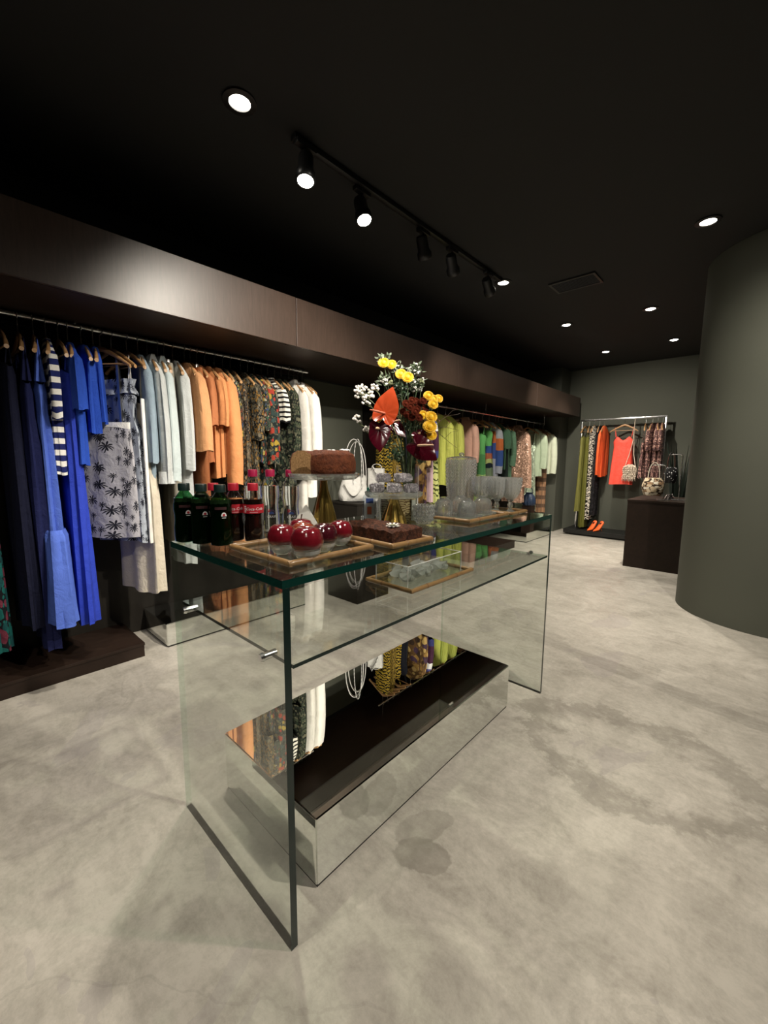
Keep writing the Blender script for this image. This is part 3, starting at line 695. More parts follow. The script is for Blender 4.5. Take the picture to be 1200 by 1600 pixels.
A(.72, 'top', 'short royal blue tank top', 'short royal blue tank top next to the palm print dress', 'top', 'top', F['royal'], 1.486, w=.16, ht=.028)
A(.755, 'skirt', 'palm print skirt', 'pale grey skirt with black palm tree print and white waistband', 'skirt', 'low', F['palm'], .772, top=1.47, legs=False, w=.18, ht=.03, smat=F['white'], rz=.62)
A(.815, 'dress', 'palm print strapless dress', 'pale blue grey strapless dress with black palm trees and a frilled bodice', 'dress', 'slip', F['palmb'], .742, top=1.72, straps=True, frill=True, w=.18, ht=.03, slit=.215, smat=F['white'], mid=[(-.5, .19, .036)], rz=.42)
A(.90, 'dress', 'cream strappy dress', 'long cream strappy dress with a slim waist, hem below the palm prints', 'dress', 'slip', F['cream'], .391, top=1.637, w=.175, ht=.034, smat=F['cream'], mid=[(-.45, .15, .032), (-.9, .21, .042)], amp=.014, sr=.005, rz=.25)
A(.965, 'shirt', 'grey blue shirt', 'soft grey blue long shirt beside the cream strappy dress', 'shirt', 'top', F['greyblue'], .997, slz=1.25, w=.19, sw=.05, cw=.046)
A(1.02, 'shirt', 'pale grey shirt', 'pale grey long sleeved shirt with a wide turned cuff', 'shirt', 'top', F['palegrey'], 1.20, slz=1.12, w=.195, sw=.056, cw=.05, cuff=True, out=.05, collar=True)
A(1.085, 'shirt', 'pale blue shirt', 'pale blue long sleeved shirt with loose cuff, behind the pale grey one', 'shirt', 'top', F['paleblue'], 1.16, slz=1.129, w=.195, sw=.052, cw=.046, out=.05, collar=True)
A(1.125, 'trousers', 'taupe grey trousers', 'taupe grey trousers hanging below the pale blue shirts', 'trousers', 'low', F['taupe'], .684, w=.15, ht=.03)
A(1.18, 'dress', 'white shirt dress', 'long white shirt dress with a hem down by the glass table corner', 'dress', 'top', F['palegrey'], .54, slz=1.2, w=.19, sw=.05, ht=.034)
A(1.26, 'blouse', 'apricot wide sleeved blouse', 'apricot blouse with very wide elbow sleeves', 'blouse', 'top', F['apricot'], 1.36, slz=1.33, w=.2, sw=.075, cw=.10, flare=.1, ht=.036, out=.05)
A(1.30, 'trousers', 'rust trousers', 'rust brown trousers hanging below the apricot blouse', 'trousers', 'low', F['rust'], 1.02, w=.17, ht=.03)
A(1.345, 'top', 'tan short sleeved top', 'tan orange short sleeved top between two apricot blouses', 'top', 'top', F['tan'], 1.25, slz=1.507, w=.195, sw=.056, cw=.056)
A(1.405, 'top', 'light orange short sleeved top', 'light orange short sleeved top beside the balloon sleeved blouse', 'top', 'top', F['orange'], 1.14, slz=1.512, w=.195, sw=.056, cw=.056)
A(1.475, 'blouse', 'orange balloon sleeved blouse', 'orange blouse with a long balloon sleeve gathered at the wrist', 'blouse', 'top', F['orange'], 1.16, slz=1.093, w=.195, sw=.062, cw=.068, ht=.04, out=.055)
A(1.54, 'blouse', 'bright floral blouse', 'dark blouse with bright multicoloured flowers, beside the orange clothes', 'blouse', 'top', F['fl1'], 1.194, slz=1.42, w=.19, sw=.05, cw=.05)
A(1.60, 'shirt', 'brown floral shirt', 'brown shirt with fine faded floral print', 'shirt', 'top', F['fl2'], 1.10, slz=1.19, w=.19, sw=.05, cw=.046)
A(1.685, 'blouse', 'dotted dark blouse', 'dark blouse dotted with small beige flowers', 'blouse', 'top', F['fl3'], .95, slz=1.42, w=.195, sw=.056, cw=.056)
A(1.745, 'blouse', 'yellow sleeved floral blouse', 'floral blouse with yellow and green flowers on its short sleeve', 'blouse', 'top', F['fl1'], 1.25, slz=1.50, w=.19, sw=.056, cw=.058)
A(1.80, 'dress', 'large flowered dark dress', 'dark green dress with large beige and yellow flowers', 'dress', 'top', F['fl4'], .85, slz=1.24, w=.2, sw=.062, cw=.06, ht=.036)
A(1.865, 'blouse', 'blue flowered blouse', 'dark blue blouse with pale flowers behind the large flowered dress', 'blouse', 'top', F['fl5'], 1.15, slz=1.367, w=.195, sw=.056, cw=.056)
A(1.925, 'top', 'black and cream striped top', 'black and cream striped top among the floral clothes', 'top', 'top', F['bw'], 1.60, slz=1.57, w=.185, sw=.042, cw=.05)
A(1.99, 'dress', 'black green patterned dress', 'long black and green patterned dress near the white clothes', 'dress', 'top', F['bg'], .678, slz=1.30, w=.2, sw=.055, cw=.055)
A(2.055, 'coat', 'long black and green coat', 'long dark coat with black and green leaf pattern beside the white shirt', 'coat', 'top', F['bg'], .60, slz=1.18, w=.2, sw=.055, cw=.055)
A(2.13, 'shirt', 'white collared shirt', 'white collared shirt with long sleeves, before the plain white top', 'shirt', 'top', F['offwhite'], 1.16, slz=1.131, w=.2, sw=.058, cw=.05, collar=True, ht=.036)
A(2.18, 'trousers', 'off white trousers', 'long off white trousers hanging at the end of the near rail', 'trousers', 'low', F['offwhite'], .527, w=.16, ht=.034)
A(2.225, 'shirt', 'plain white long shirt', 'plain white long shirt, last garment on the near rail', 'shirt', 'top', F['white'], .95, slz=1.16, w=.2, sw=.058, cw=.06, ht=.036)
hang(R1X, 2.215, R1Z-HN-.0135, .05, 'nothing, bare at the end of the near rail')

Z2 = R2Z - HN - .0135
def B(Y, name, short, label, cat, kind, mat, hem, **p):
    p['L'] = Z2 - hem
    if 'top' in p: p['zt'] = Z2 - p.pop('top')
    if 'slz' in p: p['sl'] = Z2 - .103 - p.pop('slz')
    garment(R2X + p.pop('dx', 0), Y, R2Z, name, short, label, cat, kind, mat, **p)
B(3.20, 'trousers', 'black and gold zebra trousers', 'black and gold zebra striped trousers beside the white bags', 'trousers', 'low', F['zebra'], .62, w=.10, ht=.03)
B(3.28, 'skirt', 'black and gold tiger skirt', 'long narrow skirt with gold tiger print behind the bouquet', 'skirt', 'low', F['tiger'], .70, w=.11, legs=False)
B(3.36, 'dress', 'gold striped black dress', 'black strappy dress with gold animal stripes behind the bouquet', 'dress', 'slip', F['zebra'], .60, w=.13)
B(3.46, 'dress', 'ink blue dress', 'plain ink blue dress mostly hidden behind the vase', 'dress', 'slip', F['ink'], .65, w=.15)
B(3.70, 'dress', 'bronze patterned dress', 'bronze and brown patterned long dress beside the vase', 'dress', 'top', F['bronze'], .62, slz=1.2, w=.19)
B(3.84, 'dress', 'plum and navy colour blocked dress', 'plum, navy and white colour blocked dress before the lime cardigan', 'dress', 'top', F['plum'], .80, slz=1.3, w=.18)
B(3.93, 'dress', 'pale lime leaf print dress', 'pale lime long dress with dark leaf strokes', 'dress', 'slip', F['leafy'], .50, top=1.55, w=.19, ht=.04, amp=.014)
B(4.14, 'cardigan', 'lime ribbed cardigan', 'lime green ribbed long cardigan, nearest of the two lime ones', 'cardigan', 'top', F['lime'], .98, slz=1.02, w=.2, sw=.055, cw=.05, ht=.04)
B(4.31, 'cardigan', 'second lime ribbed cardigan', 'lime green ribbed cardigan behind the other, its sleeve showing', 'cardigan', 'top', F['lime'], 1.02, slz=1.15, w=.2, sw=.055, cw=.05, ht=.04)
B(4.70, 'shirt', 'dusty pink shirt', 'dusty pink shirt with dark lining, tied at the front', 'shirt', 'top', F['dusty'], .55, slz=1.25, w=.2, collar=True, ht=.045, placket=F['brownlin'])
B(5.03, 'dress', 'green blocked strappy dress', 'green colour blocked strappy dress on thin straps', 'dress', 'slip', F['green'], .70, top=1.64, w=.19, ht=.04)
B(5.22, 'dress', 'green blue and orange blocked dress', 'dress with blocks of green, blue and orange', 'dress', 'slip', F['block'], .75, top=1.70, w=.17, ht=.04)
B(5.40, 'dress', 'grey orange and blue long sleeved dress', 'long sleeved dress in bands of grey, orange and blue', 'dress', 'top', F['sleeveb'], .80, slz=1.10, w=.18, sw=.06, cw=.05, ht=.04)
B(5.60, 'top', 'forest green tee', 'forest green short sleeved top over dark green', 'top', 'top', F['forest'], 1.15, slz=1.45, w=.2, sw=.06, cw=.065, ht=.04)
B(5.68, 'skirt', 'dark green skirt', 'dark green skirt below the forest green top', 'skirt', 'low', F['darkgreen'], .75, w=.16, legs=False, ht=.04)
B(5.80, 'shirt', 'fine green checked shirt', 'fine green checked shirt beside the blush sequin dress', 'shirt', 'top', F['check'], .90, slz=1.2, w=.19, ht=.04)
B(6.28, 'dress', 'blush sequin dress', 'blush pink sequin dress with long flared sleeve', 'dress', 'top', F['blush'], .62, slz=.86, w=.2, sw=.06, cw=.08, ht=.05, collar=True, flare=.15)
B(6.72, 'dress', 'mint sequin dress', 'pale mint sequin long dress under the mint jackets', 'dress', 'slip', F['mintseq'], .45, top=1.55, w=.17, ht=.05)
B(6.95, 'jacket', 'mint open jacket', 'mint green open jacket hanging in front of the sequin dress', 'jacket', 'top', F['mint'], 1.02, slz=1.15, w=.2, sw=.06, cw=.06, ht=.05, open=F['darkgreen'])
B(7.20, 'trousers', 'brown plaid trousers', 'brown plaid trousers at the far end of the far rail', 'trousers', 'low', F['plaid'], .38, w=.15, ht=.05)
B(7.36, 'jacket', 'pale mint jacket', 'pale mint jacket, last garment on the far rail', 'jacket', 'top', F['palemint'], 1.05, slz=1.06, w=.2, sw=.065, cw=.06, ht=.05)
hang(R2X, 4.95, Z2, .1, 'nothing, bare between the pink shirt and green dress')

# ------------------------------------------------------------------ the rack on the back wall
RY, RZ = 7.74, 1.965
rk = thing('clothes_rack', 'polished metal clothes rack standing before the back wall', 'rack', (-1.78, RY, 0))
MB().box(-.63, .63, -.014, .014, RZ, RZ+.028).build('top_bar', M['chrome'], rk, bevel=.002)
for s in (-1, 1): MB().box(s*.617-.013, s*.617+.013, -.013, .013, .101, RZ-.0005).build('rack_leg', M['chrome'], rk, bevel=.002)
pl = thing('low_platform', 'low black platform under the metal clothes rack', 'platform', (-1.72, 7.7, 0))
bx('platform_top', M['black'], -.78, .78, -.27, .26, .03, .10, pl, bevel=.003)
bx('platform_foot', M['black'], -.70, .70, -.2, .2, 0, .0295, pl)
ZR = RZ + .0135
def Rk(x, name, short, label, cat, kind, mat, hem, face=False, **p):
    z = ZR - HN - .0135; p['L'] = z - hem
    if 'top' in p: p['zt'] = z - p.pop('top')
    if 'slz' in p: p['sl'] = z - .103 - p.pop('slz')
    garment(x, RY + p.pop('dy', 0), ZR, name, short, label, cat, kind, mat, rz=(0 if face else PI/2 + random.uniform(-.12, .12)), **p)
Rk(-2.34, 'dress', 'olive satin dress', 'olive green satin long dress at the left end of the metal rack', 'dress', 'slip', F['oliveg'], .40, w=.15)
Rk(-2.27, 'dress', 'dark olive satin dress', 'darker olive satin dress reaching to the black platform', 'dress', 'slip', F['olived'], .13, w=.16, ht=.04, mid=[(-.9, .19, .045)])
Rk(-2.19, 'dress', 'black and white print dress', 'black and white animal print long dress on the metal rack', 'dress', 'top', F['leopard'], .27, w=.15, ht=.04)
Rk(-2.11, 'dress', 'black printed dress', 'black finely printed dress behind the orange top', 'dress', 'top', F['blackc'], .35, w=.15)
Rk(-2.03, 'top', 'orange long sleeved top', 'bright orange long sleeved top on the metal rack', 'top', 'top', F['flame'], 1.02, slz=1.05, w=.18, sw=.06, cw=.065, ht=.022, out=.04)
Rk(-1.73, 'dress', 'coral slip dress', 'coral red slip dress facing the room on the metal rack', 'dress', 'slip', F['coral'], .90, face=True, top=1.69, w=.155, hemw=.175, ht=.05, dy=-.0, amp=.009, vt=.13)
for x, top, hem, s, d in ((-1.43, 1.60, 1.02, 'short mauve floral blouse', 'mauve and black floral blouse, shortest of the floral ones on the rack'), (-1.34, 1.82, .78, 'mauve floral dress', 'mauve floral dress beside the short floral blouse on the rack'),
                       (-1.27, 1.82, .74, 'second mauve floral dress', 'mauve floral dress in the middle of the floral row on the rack'), (-1.205, 1.82, .72, 'end mauve floral dress', 'mauve floral dress at the right end of the metal rack')):
    Rk(x, 'dress', s, d, 'dress', 'slip' if top < 1.7 else 'top', F['mauve'], hem, **(dict(top=top, w=.15) if top < 1.7 else dict(w=.16, slz=1.45)))

# ------------------------------------------------------------------ on the table
ZT = 1.0005
M['apple_red'] = plain('apple_red', (.15, .007, .014), .12, var=.5, scale=18, spec=.8)
M['apple_orange'] = plain('apple_orange', (.26, .045, .02), .12, var=.4, scale=18, spec=.8)
M['apple_dark'] = plain('apple_dark', (.05, .005, .010), .12, var=.5, scale=18, spec=.8)
M['clear'] = sparkle_glass('clear_glassware', .12)
M['shell'] = pane_glass('thin_clear_shell', (.97, .97, .97), 1.5)
M['crystal'] = sparkle_glass('crystal', .45, 1.9, bend=.3)
M['cut'] = sparkle_glass('cut_glassware', .42, 1.9, bend=.3, lattice=.0145)
M['stem_brown'] = plain('stem_brown', (.06, .035, .02), .6)
M['crust'] = NT('cake_crust'); 
t = M['crust']; n1 = t.noise(t.tc(), 55, 5, .65); t.base(t.ramp(n1, [(.3, (.05, .013, .006)), (.7, (.16, .045, .016))]), .75, 0, .2); t.bump(n1, .9, .01); M['crust'] = t.mat
t = NT('cake_crumb'); n1 = t.noise(t.tc(), 130, 5, .7); t.base(t.ramp(n1, [(.3, (.19, .10, .035)), (.7, (.40, .24, .10))]), .85); t.bump(n1, .9, .006); M['crumb'] = t.mat
t = NT('chocolate_cake'); n1 = t.noise(t.tc(), 70, 5, .7); t.base(t.ramp(n1, [(.38, (.018, .006, .003)), (.62, (.095, .032, .015))]), .75, 0, .2); t.bump(n1, 1.0, .01); M['choc'] = t.mat
t = NT('silver_foil'); n1 = t.noise(t.tc(), 45, 4, .6, 1.5); t.base(t.mix(n1, (.26, .24, .27), (.62, .60, .62)), .32, .8); t.bump(t.noise(t.tc(), 70, 3, .6, 2.0), 1.0, .03); M['foil'] = t.mat

def tray(label, cx, cy, hx, hy, rz=0, r=.0090, zb=None):
    t = thing('bamboo_tray', label, 'tray', (cx, cy, zb or ZT), rz, 'bamboo framed glass trays')
    bx('tray_base', M['pane'], -hx, hx, -hy, hy, .0, .004, t)
    for (a, b) in (((-hx, -hy), (hx, -hy)), ((hx, -hy), (hx, hy)), ((hx, hy), (-hx, hy)), ((-hx, hy), (-hx, -hy))):
        L = math.hypot(b[0]-a[0], b[1]-a[1]); n = max(8, int(L/.012)); P = []; Rr = []; mb = MB()
        e = .012/L
        for i in range(n+1):
            u = -e*.55 + (1+e*1.1)*i/n; P.append((a[0]+(b[0]-a[0])*u, a[1]+(b[1]-a[1])*u  , .0092)); Rr.append(r*(1 if 0 < i < n else .82))
        mb.tube(P, Rr, 12)
        o = mb.build('bamboo_rail', M['bamboo'], t)
        for u in ((.36,) if L < .25 else (.22, .70)):
            c = Vector((a[0]+(b[0]-a[0])*u, a[1]+(b[1]-a[1])*u  , .0092)); d = Vector((b[0]-a[0], b[1]-a[1], 0)).normalized()*.003
            MB().tube([c-d*1.6, c-d*.4, c+d*.4, c+d*1.6], [r*1.01, r*1.13, r*1.13, r*1.01], 12).build('bamboo_node', M['bamboo_node'], o)
    return t
tray('bamboo framed tray under the red glass apples, at the near table corner', -1.036, .752, .155, .15)
tray('bamboo framed tray holding the chocolate slab cake', -.985, 1.055, .155, .095, -.05)
tray('bamboo framed tray under the upturned glass cups', -1.065, 1.775, .125, .185)
tray('bamboo framed tray under the cut glass goblets, at the far table end', -1.055, 2.066, .13, .085)

# glass apples, red above and clear below
def apple(x, y, r, label, red='apple_red', stem=False, rz=0, tall=1.0):
    t = thing('glass_apple', label, 'ornament', (x, y, ZT+.0045), rz, 'red glass apples on the bamboo tray')
    h = 2.0*r*tall
    pr = [(.0, .0), (.42*r, .0), (.62*r, .06*h), (.86*r, .25*h), (r, .52*h), (.97*r, .72*h), (.78*r, .92*h), (.5*r, h), (.25*r, .97*h), (.08*r, .88*h), (0, .86*h)]
    fine = []
    for i in range(len(pr)-1):
        for k in range(3):
            u = k/3; fine.append((pr[i][0]+(pr[i+1][0]-pr[i][0])*u, pr[i][1]+(pr[i+1][1]-pr[i][1])*u))
    fine.append(pr[-1])
    MB().lathe(fine, 32).build('glass_shell', M['shell'], t)
    core = [(0, .30*h)] + [(max(0, a-.035*r), min(b, .985*h)-.012*h) for a, b in fine if b > .33*h and a > .01] + [(0, .845*h)]
    core = [(0, .36*h), (.5*r, .33*h), (.84*r, .36*h)] + [c for c in core[1:] if c[1] > .37*h]
    MB().lathe(core, 32).build('coloured_core', M[red], t)
    MB().lathe([(0, .01*h), (.40*r, .01*h), (.60*r, .07*h), (.80*r, .20*h), (.80*r, .31*h), (.4*r, .26*h), (0, .22*h)], 16).build('clear_foot', M['crystal'], t, smooth=15)
    if stem: MB().tube([(0, 0, .85*h), (.002, 0, 1.05*h), (.004, .002, 1.2*h)], [.0022, .0018, .0024], 8).build('stem', M['stem_brown'], t)
    return t
AP = 'red glass apple with a clear base, '
apple(-1.015, .668, .043, AP + 'in front of the cola bottles')
apple(-.905, .675, .046, AP + 'largest and foremost on the tray')
apple(-.955, .775, .042, 'dark wine red glass apple with a clear base, third along the front', 'apple_dark')
apple(-.985, .868, .040, AP + 'nearest the chocolate slab cake')
apple(-1.09, .79, .041, 'red glass apple with a thin dark stem, behind the front row', stem=True)
apple(-1.03, .755, .040, 'orange red glass apple half hidden behind the foremost one', 'apple_orange')

# bottles
def bottle(name, label, x, y, prof, liquid, fill, capm, shellm, group, rz=0, capr=.0155, caph=.02):
    t = thing(name, label, 'bottle', (x, y, ZT), rz, group)
    MB().lathe(prof, 28, ripple=.012, nr=10).build('bottle_body', shellm, t)
    if liquid:
        pin = [(max(0, r-.0022), max(z, .004)) for r, z in prof if z <= fill]
        pin = [(0, .004)] + pin[1:] + [(pin[-1][0], fill), (0, fill)]
        MB().lathe(pin, 28).build('drink', liquid, t)
    H = prof[-1][1]
    MB().lathe([(capr, H-.012), (capr, H+caph-.015), (capr*.93, H+caph-.012), (0, H+caph-.012)], 24, ripple=.02, nr=24).build('cap', capm, t)
    return t
M['pet'] = pane_glass('clear_plastic', (.95, .965, .97), 1.6); M['petgreen'] = pane_glass('green_plastic', (.16, .40, .22), 1.5)
M['cola'] = plain('cola', (.010, .004, .003), .08, var=.1); M['greendrink'] = plain('green_drink', (.007, .018, .006), .12, var=.3)
t = NT('water'); t.t.nodes.remove(t.p); g = t.n('ShaderNodeBsdfGlass', Color=(.97,.98,.98,1), Roughness=0.0, IOR=1.33); tr = t.n('ShaderNodeBsdfTransparent', Color=(.97,.98,.98,1)); mx = t.n('ShaderNodeMixShader', Fac=.9); t.link(tr.outputs[0], mx.inputs[1]); t.link(g.outputs[0], mx.inputs[2]); t.link(mx.outputs[0], t.out.inputs[0]); M['water'] = t.mat
M['cap_red'] = plain('cap_red', (.42, .012, .03), .4); M['cap_crimson'] = plain('cap_crimson', (.40, .01, .07), .4); M['cap_green'] = plain('cap_green', (.004, .018, .016), .4)
M['label_red'] = plain('label_red', (.40, .012, .025), .45); M['ink_white'] = plain('ink_white', (.75, .75, .75), .5); M['ink_blue'] = plain('ink_blue', (.03, .06, .22), .5); M['ink_dark'] = plain('ink_dark', (.02, .02, .03), .5)
def band(name, r, z0, z1, mat, parent, a0=0, a1=2*PI, seg=32):
    rings = []
    for z in (z0, z1): rings.append([(r*math.cos(a0+(a1-a0)*j/seg), r*math.sin(a0+(a1-a0)*j/seg), z) for j in range(seg+1)])
    return MB().loft(rings, 0, False, False, close=False).build(name, mat, parent)
def dome_mark(name, r, ang, z, rx, rz, mat, parent, full=False, rin=0):
    """half (or whole) round mark printed on a bottle of radius r"""
    m = MB(); n = 16; A_ = 2*PI if full else PI
    for i in range(n+1):
        b = A_*i/n
        for k_ in (rin, 1): t_ = ang+rx*k_*math.cos(b)/r; m.v.append(Vector((r*math.cos(t_), r*math.sin(t_), z+rz*k_*math.sin(b))))
    for i in range(n): m.face((2*i, 2*i+1, 2*i+3, 2*i+2), 0)
    return m.build(name, mat, parent)
CAMA = lambda x, y: math.atan2(-y, -x)
def tall(r, h, waist=.9): return [(0, .006), (r*.6, .0), (r*.95, .004), (r, .02), (r, h*.28), (r*waist, h*.40), (r*waist, h*.50), (r, h*.60), (r*.98, h*.70), (r*.8, h*.82), (r*.5, h*.90), (.013, h*.94), (.013, h)]
wl = ['clear water bottle with crimson cap, foremost of the three', 'clear water bottle with crimson cap, middle of the three', 'clear water bottle with crimson cap, nearest the floral clothes and least visible']
for i, (x, y) in enumerate(((-1.325, .915), (-1.385, .865), (-1.425, .815))):
    b = bottle('water_bottle', wl[i], x, y, tall(.034, .225, .88), M['water'], .178, M['cap_crimson'], M['pet'], 'water bottles on the table', capr=.017, caph=.026)
    a = CAMA(x, y)
    dome_mark('arch_logo', .0354, a+.05, .072, .0165, .017, plain('logo_plum', (.07, .03, .08), .5), b, rin=.78); dome_mark('hill_logo', .0354, a+.05, .072, .010, .010, M['ink_blue'], b)
    for q in (-.34, -.2): band('red_bar', .0354, .080, .092, M['label_red'], b, a+q, a+q+.08, 2)
    wrap_text('lettering', 'CRAX', .0125, M['ink_white'], b, .0354, .062, a+.05)
cl = ['cola bottle with red cap and red label, foremost of the three', 'cola bottle with red cap, in the middle of its row', 'cola bottle with red cap, mostly hidden behind the other two']
for i, (x, y) in enumerate(((-1.265, .722), (-1.315, .678), (-1.365, .632))):
    b = bottle('cola_bottle', cl[i], x, y, tall(.033, .185, .92), M['cola'], .145, M['cap_red'], M['pet'], 'cola bottles on the table', capr=.017, caph=.024)
    a = CAMA(x, y)
    band('label_band', .0342, .098, .128, M['label_red'], b)
    wrap_text('lettering', 'Coca-Cola', .0135, M['ink_white'], b, .0346, .113, a+.1, .25); band('label_line', .0346, .1015, .1025, M['ink_white'], b, a-.35, a+.42, 6)
    for k in range(4): band('small_print', .0346, .102+k*.006, .105+k*.006, M['ink_white'], b, a-.95, a-.72, 4)
gl = ['green soda bottle with dark green cap, foremost of the three', 'green soda bottle with dark green cap, in the middle', 'green soda bottle with dark green cap, at the table corner']
for i, (x, y) in enumerate(((-1.275, .612), (-1.345, .582), (-1.415, .556))):
    b = bottle('soda_bottle', gl[i], x, y, tall(.035, .185, .93), M['greendrink'], .150, M['cap_green'], M['petgreen'], 'green soda bottles on the table', capr=.018, caph=.024)
    a = CAMA(x, y)
    dome_mark('label_dome', .0362, a+.25, .098, .0085, .0125, M['ink_white'], b); dome_mark('label_spot', .0366, a+.25, .1025, .0042, .0038, M['label_red'], b, True)
    band('label_line', .0362, .092, .094, M['ink_white'], b, a+.08, a+.42, 5)
    band('label_band', .0362, .119, .128, plain('label_dark', (.03, .006, .008), .5), b, a-.5, a+.5, 8)

# cake stand with bundt cake
def cake_stand(label, x, y, pr, h, kind):
    t = thing('cake_stand', label, 'cake stand', (x, y, ZT))
    MB().lathe([(0, h-.0124), (pr*.5, h-.016), (pr*.9, h-.018), (pr*.97, h-.010), (pr, h+.004), (pr*.97, h+.005), (pr*.9, h-.003), (0, h-.004)], 48, ripple=.012, nr=24).build('glass_plate', M['platem'], t)
    if kind == 'bell': pf = [(0, 0), (.058, 0), (.058, .004), (.051, .03), (.043, .07), (.031, .115), (.018, .16), (.0135, h-.03), (.018, h-.0125), (0, h-.0125)]
    else: pf = [(0, 0), (.062, 0), (.060, .004), (.013, h-.016), (.013, h-.0125), (0, h-.0125)]
    MB().lathe(pf, 48, ripple=.05, nr=12).build('gold_foot', M['gold'], t)
    return t
M['platem'] = sparkle_glass('plate_glass', .13, 1.8, (.93, .96, .94), bend=.3)
cake_stand('glass cake stand on a gold bell shaped foot, carrying the cut bundt cake', -1.255, 1.02, .138, .222, 'bell')
ck = thing('bundt_cake', 'brown bundt cake with a slice cut out, on the glass cake stand', 'cake', (-1.255, 1.02, ZT+.222), 0)
prof = [(.040, 0), (.118, 0), (.124, .012), (.124, .05), (.116, .075), (.095, .090), (.070, .088), (.048, .075), (.040, .05)]
prof2 = []
for i in range(len(prof)):
    a, b = prof[i], prof[(i+1) % len(prof)]
    for k in range(4): u = k/4; prof2.append((a[0]+(b[0]-a[0])*u, a[1]+(b[1]-a[1])*u))
a0, a1 = math.radians(-61), math.radians(-115+360); rings = []; rr = random.Random(4)
for j in range(49):
    a = a0+(a1-a0)*j/48; lump = 1+.022*math.sin(8*a)
    rings.append([(r*lump*math.cos(a)*(1+rr.uniform(-.008, .008)), r*lump*math.sin(a), z*(1+rr.uniform(-.02, .02))+.0006) for r, z in prof2])
MB().loft(rings, 0, False, False).build('cake_crust', M['crust'], ck, smooth=60)
for ring, nm in ((rings[0], 'cut_face'), (rings[-1], 'cut_face')):
    m = MB(); m.v = [Vector(p) for p in ring]; m.face(range(len(ring)), 0); m.build(nm, M['crumb'], ck, smooth=0)
for k in range(7):
    a = rr.uniform(.3, 2.2); r = rr.uniform(.07, .1)
    MB().ell((r*math.cos(a), r*math.sin(a), .092), .012, .009, .005, 8, 5, noise=.2).build('sugar_flake', M['ink_white'], ck)
# second stand with foil bars
cake_stand('glass cake stand on a gold cone foot, carrying foil wrapped bars', -1.135, 1.30, .122, .142, 'cone')
FB = 'foil wrapped bar on the cone stand, '
for k, (la, de, dz, rz, lab) in enumerate(((-.072, .030, 0, .6, 'lower layer, at the white bag side'), (.0, .040, 0, .95, 'lower layer, in the middle of the front'), (.070, .028, 0, .62, 'lower layer, at the goblet side'),
        (.0, -.045, 0, .75, 'lower layer, hidden behind the others'), (-.045, .014, .0412, .92, 'upper layer, at the white bag side'), (.036, .018, .0412, .66, 'upper layer, longest and in the middle'), (.03, -.048, .0412, .8, 'upper layer, behind, beside the vase'))):
    dx, dy = la*math.cos(yaw)+de*math.sin(yaw), la*math.sin(yaw)-de*math.cos(yaw)
    t = thing('foil_bar', FB + lab, 'sweet', (-1.135+dx, 1.30+dy, ZT+.1432+dz), rz, 'foil wrapped bars on the cake stand')
    L = .029 if k != 5 else .037; m = MB(); r3 = random.Random(k)
    rings = []
    for i in range(15):
        u = i/14*2-1; s_ = 1 if abs(u) < .8 else .8; rings.append([(u*L, (.0175*s_+r3.uniform(-.0024, .0024))*math.copysign(abs(math.cos(a))**.4, math.cos(a)), .0205+(.0196*s_+r3.uniform(-.002, .0006))*math.copysign(abs(math.sin(a))**.4, math.sin(a))) for a in [2*PI*q/14 for q in range(14)]])
    m.loft(rings).build('foil_wrap', M['foil'], t, smooth=12)
    for s in (-1, 1): MB().box(s*L-.001, s*L+.004, -.012, .012, .012, .026).build('foil_fold', M['foil'], t, bevel=.001)
# slab cake with a daisy
sc = thing('slab_cake', 'dark chocolate slab cake on the middle bamboo tray', 'cake', (-.995, 1.065, ZT+.0048), -.05)
bmh = MB(); nx, ny = 26, 14; hx_, hy_, hz = .135, .075, .045; rr = random.Random(9)
grid = [[(-hx_+2*hx_*i/nx, -hy_+2*hy_*j/ny) for j in range(ny+1)] for i in range(nx+1)]
base = len(bmh.v)
for i in range(nx+1):
    for j in range(ny+1):
        x, y = grid[i][j]; e = (i in (0, nx)) or (j in (0, ny)); bmh.v.append(Vector((x, y, hz+rr.uniform(-.004, .004)-(.005 if e else 0))))
for i in range(nx):
    for j in range(ny): q = base+i*(ny+1)+j; bmh.face((q, q+ny+1, q+ny+2, q+1), 0)
bmh.build('cake_top', M['choc'], sc, smooth=60)
edge = [(i, 0) for i in range(nx)] + [(nx, j) for j in range(ny)] + [(i, ny) for i in range(nx, 0, -1)] + [(0, j) for j in range(ny, 0, -1)]
rings = []
for q, off in ((0, 0), (.5, .003), (1, 0)):
    ring = []
    for i, j in edge:
        p = bmh.v[base+i*(ny+1)+j]; k_ = 1 + (rr.uniform(0, .012) if q == .5 else 0); ring.append((p.x*k_, p.y*k_, p.z*(1-q)))
    rings.append(ring)
MB().loft(rings, 0, False, True).build('cake_side', M['choc'], sc, smooth=50)
M['petal_white'] = plain('petal_white', (.72, .70, .66), .6); M['yellow'] = plain('petal_yellow', (.72, .42, .015), .6, var=.2); M['greenish'] = plain('petal_green', (.18, .20, .10), .6)
def daisy_mesh(mb, r, n, up=.0, w=.22, mi=0, zc=0):
    for k in range(n):
        a = 2*PI*k/n; c, s = math.cos(a), math.sin(a); b = len(mb.v); 
        for (u, ww, z) in ((.15, .4, 0), (.55, 1, .12), (1, .45, up)):
            for e in (-1, 1): mb.v.append(Vector((r*(u*c-e*ww*w*s), r*(u*s+e*ww*w*c), zc+r*z)))
        mb.face((b, b+1, b+3, b+2), mi); mb.face((b+2, b+3, b+5, b+4), mi)
    return mb
d = thing('daisy', 'white daisy head lying on the chocolate slab cake', 'flower', (-.915, 1.045, ZT+.052), 0)
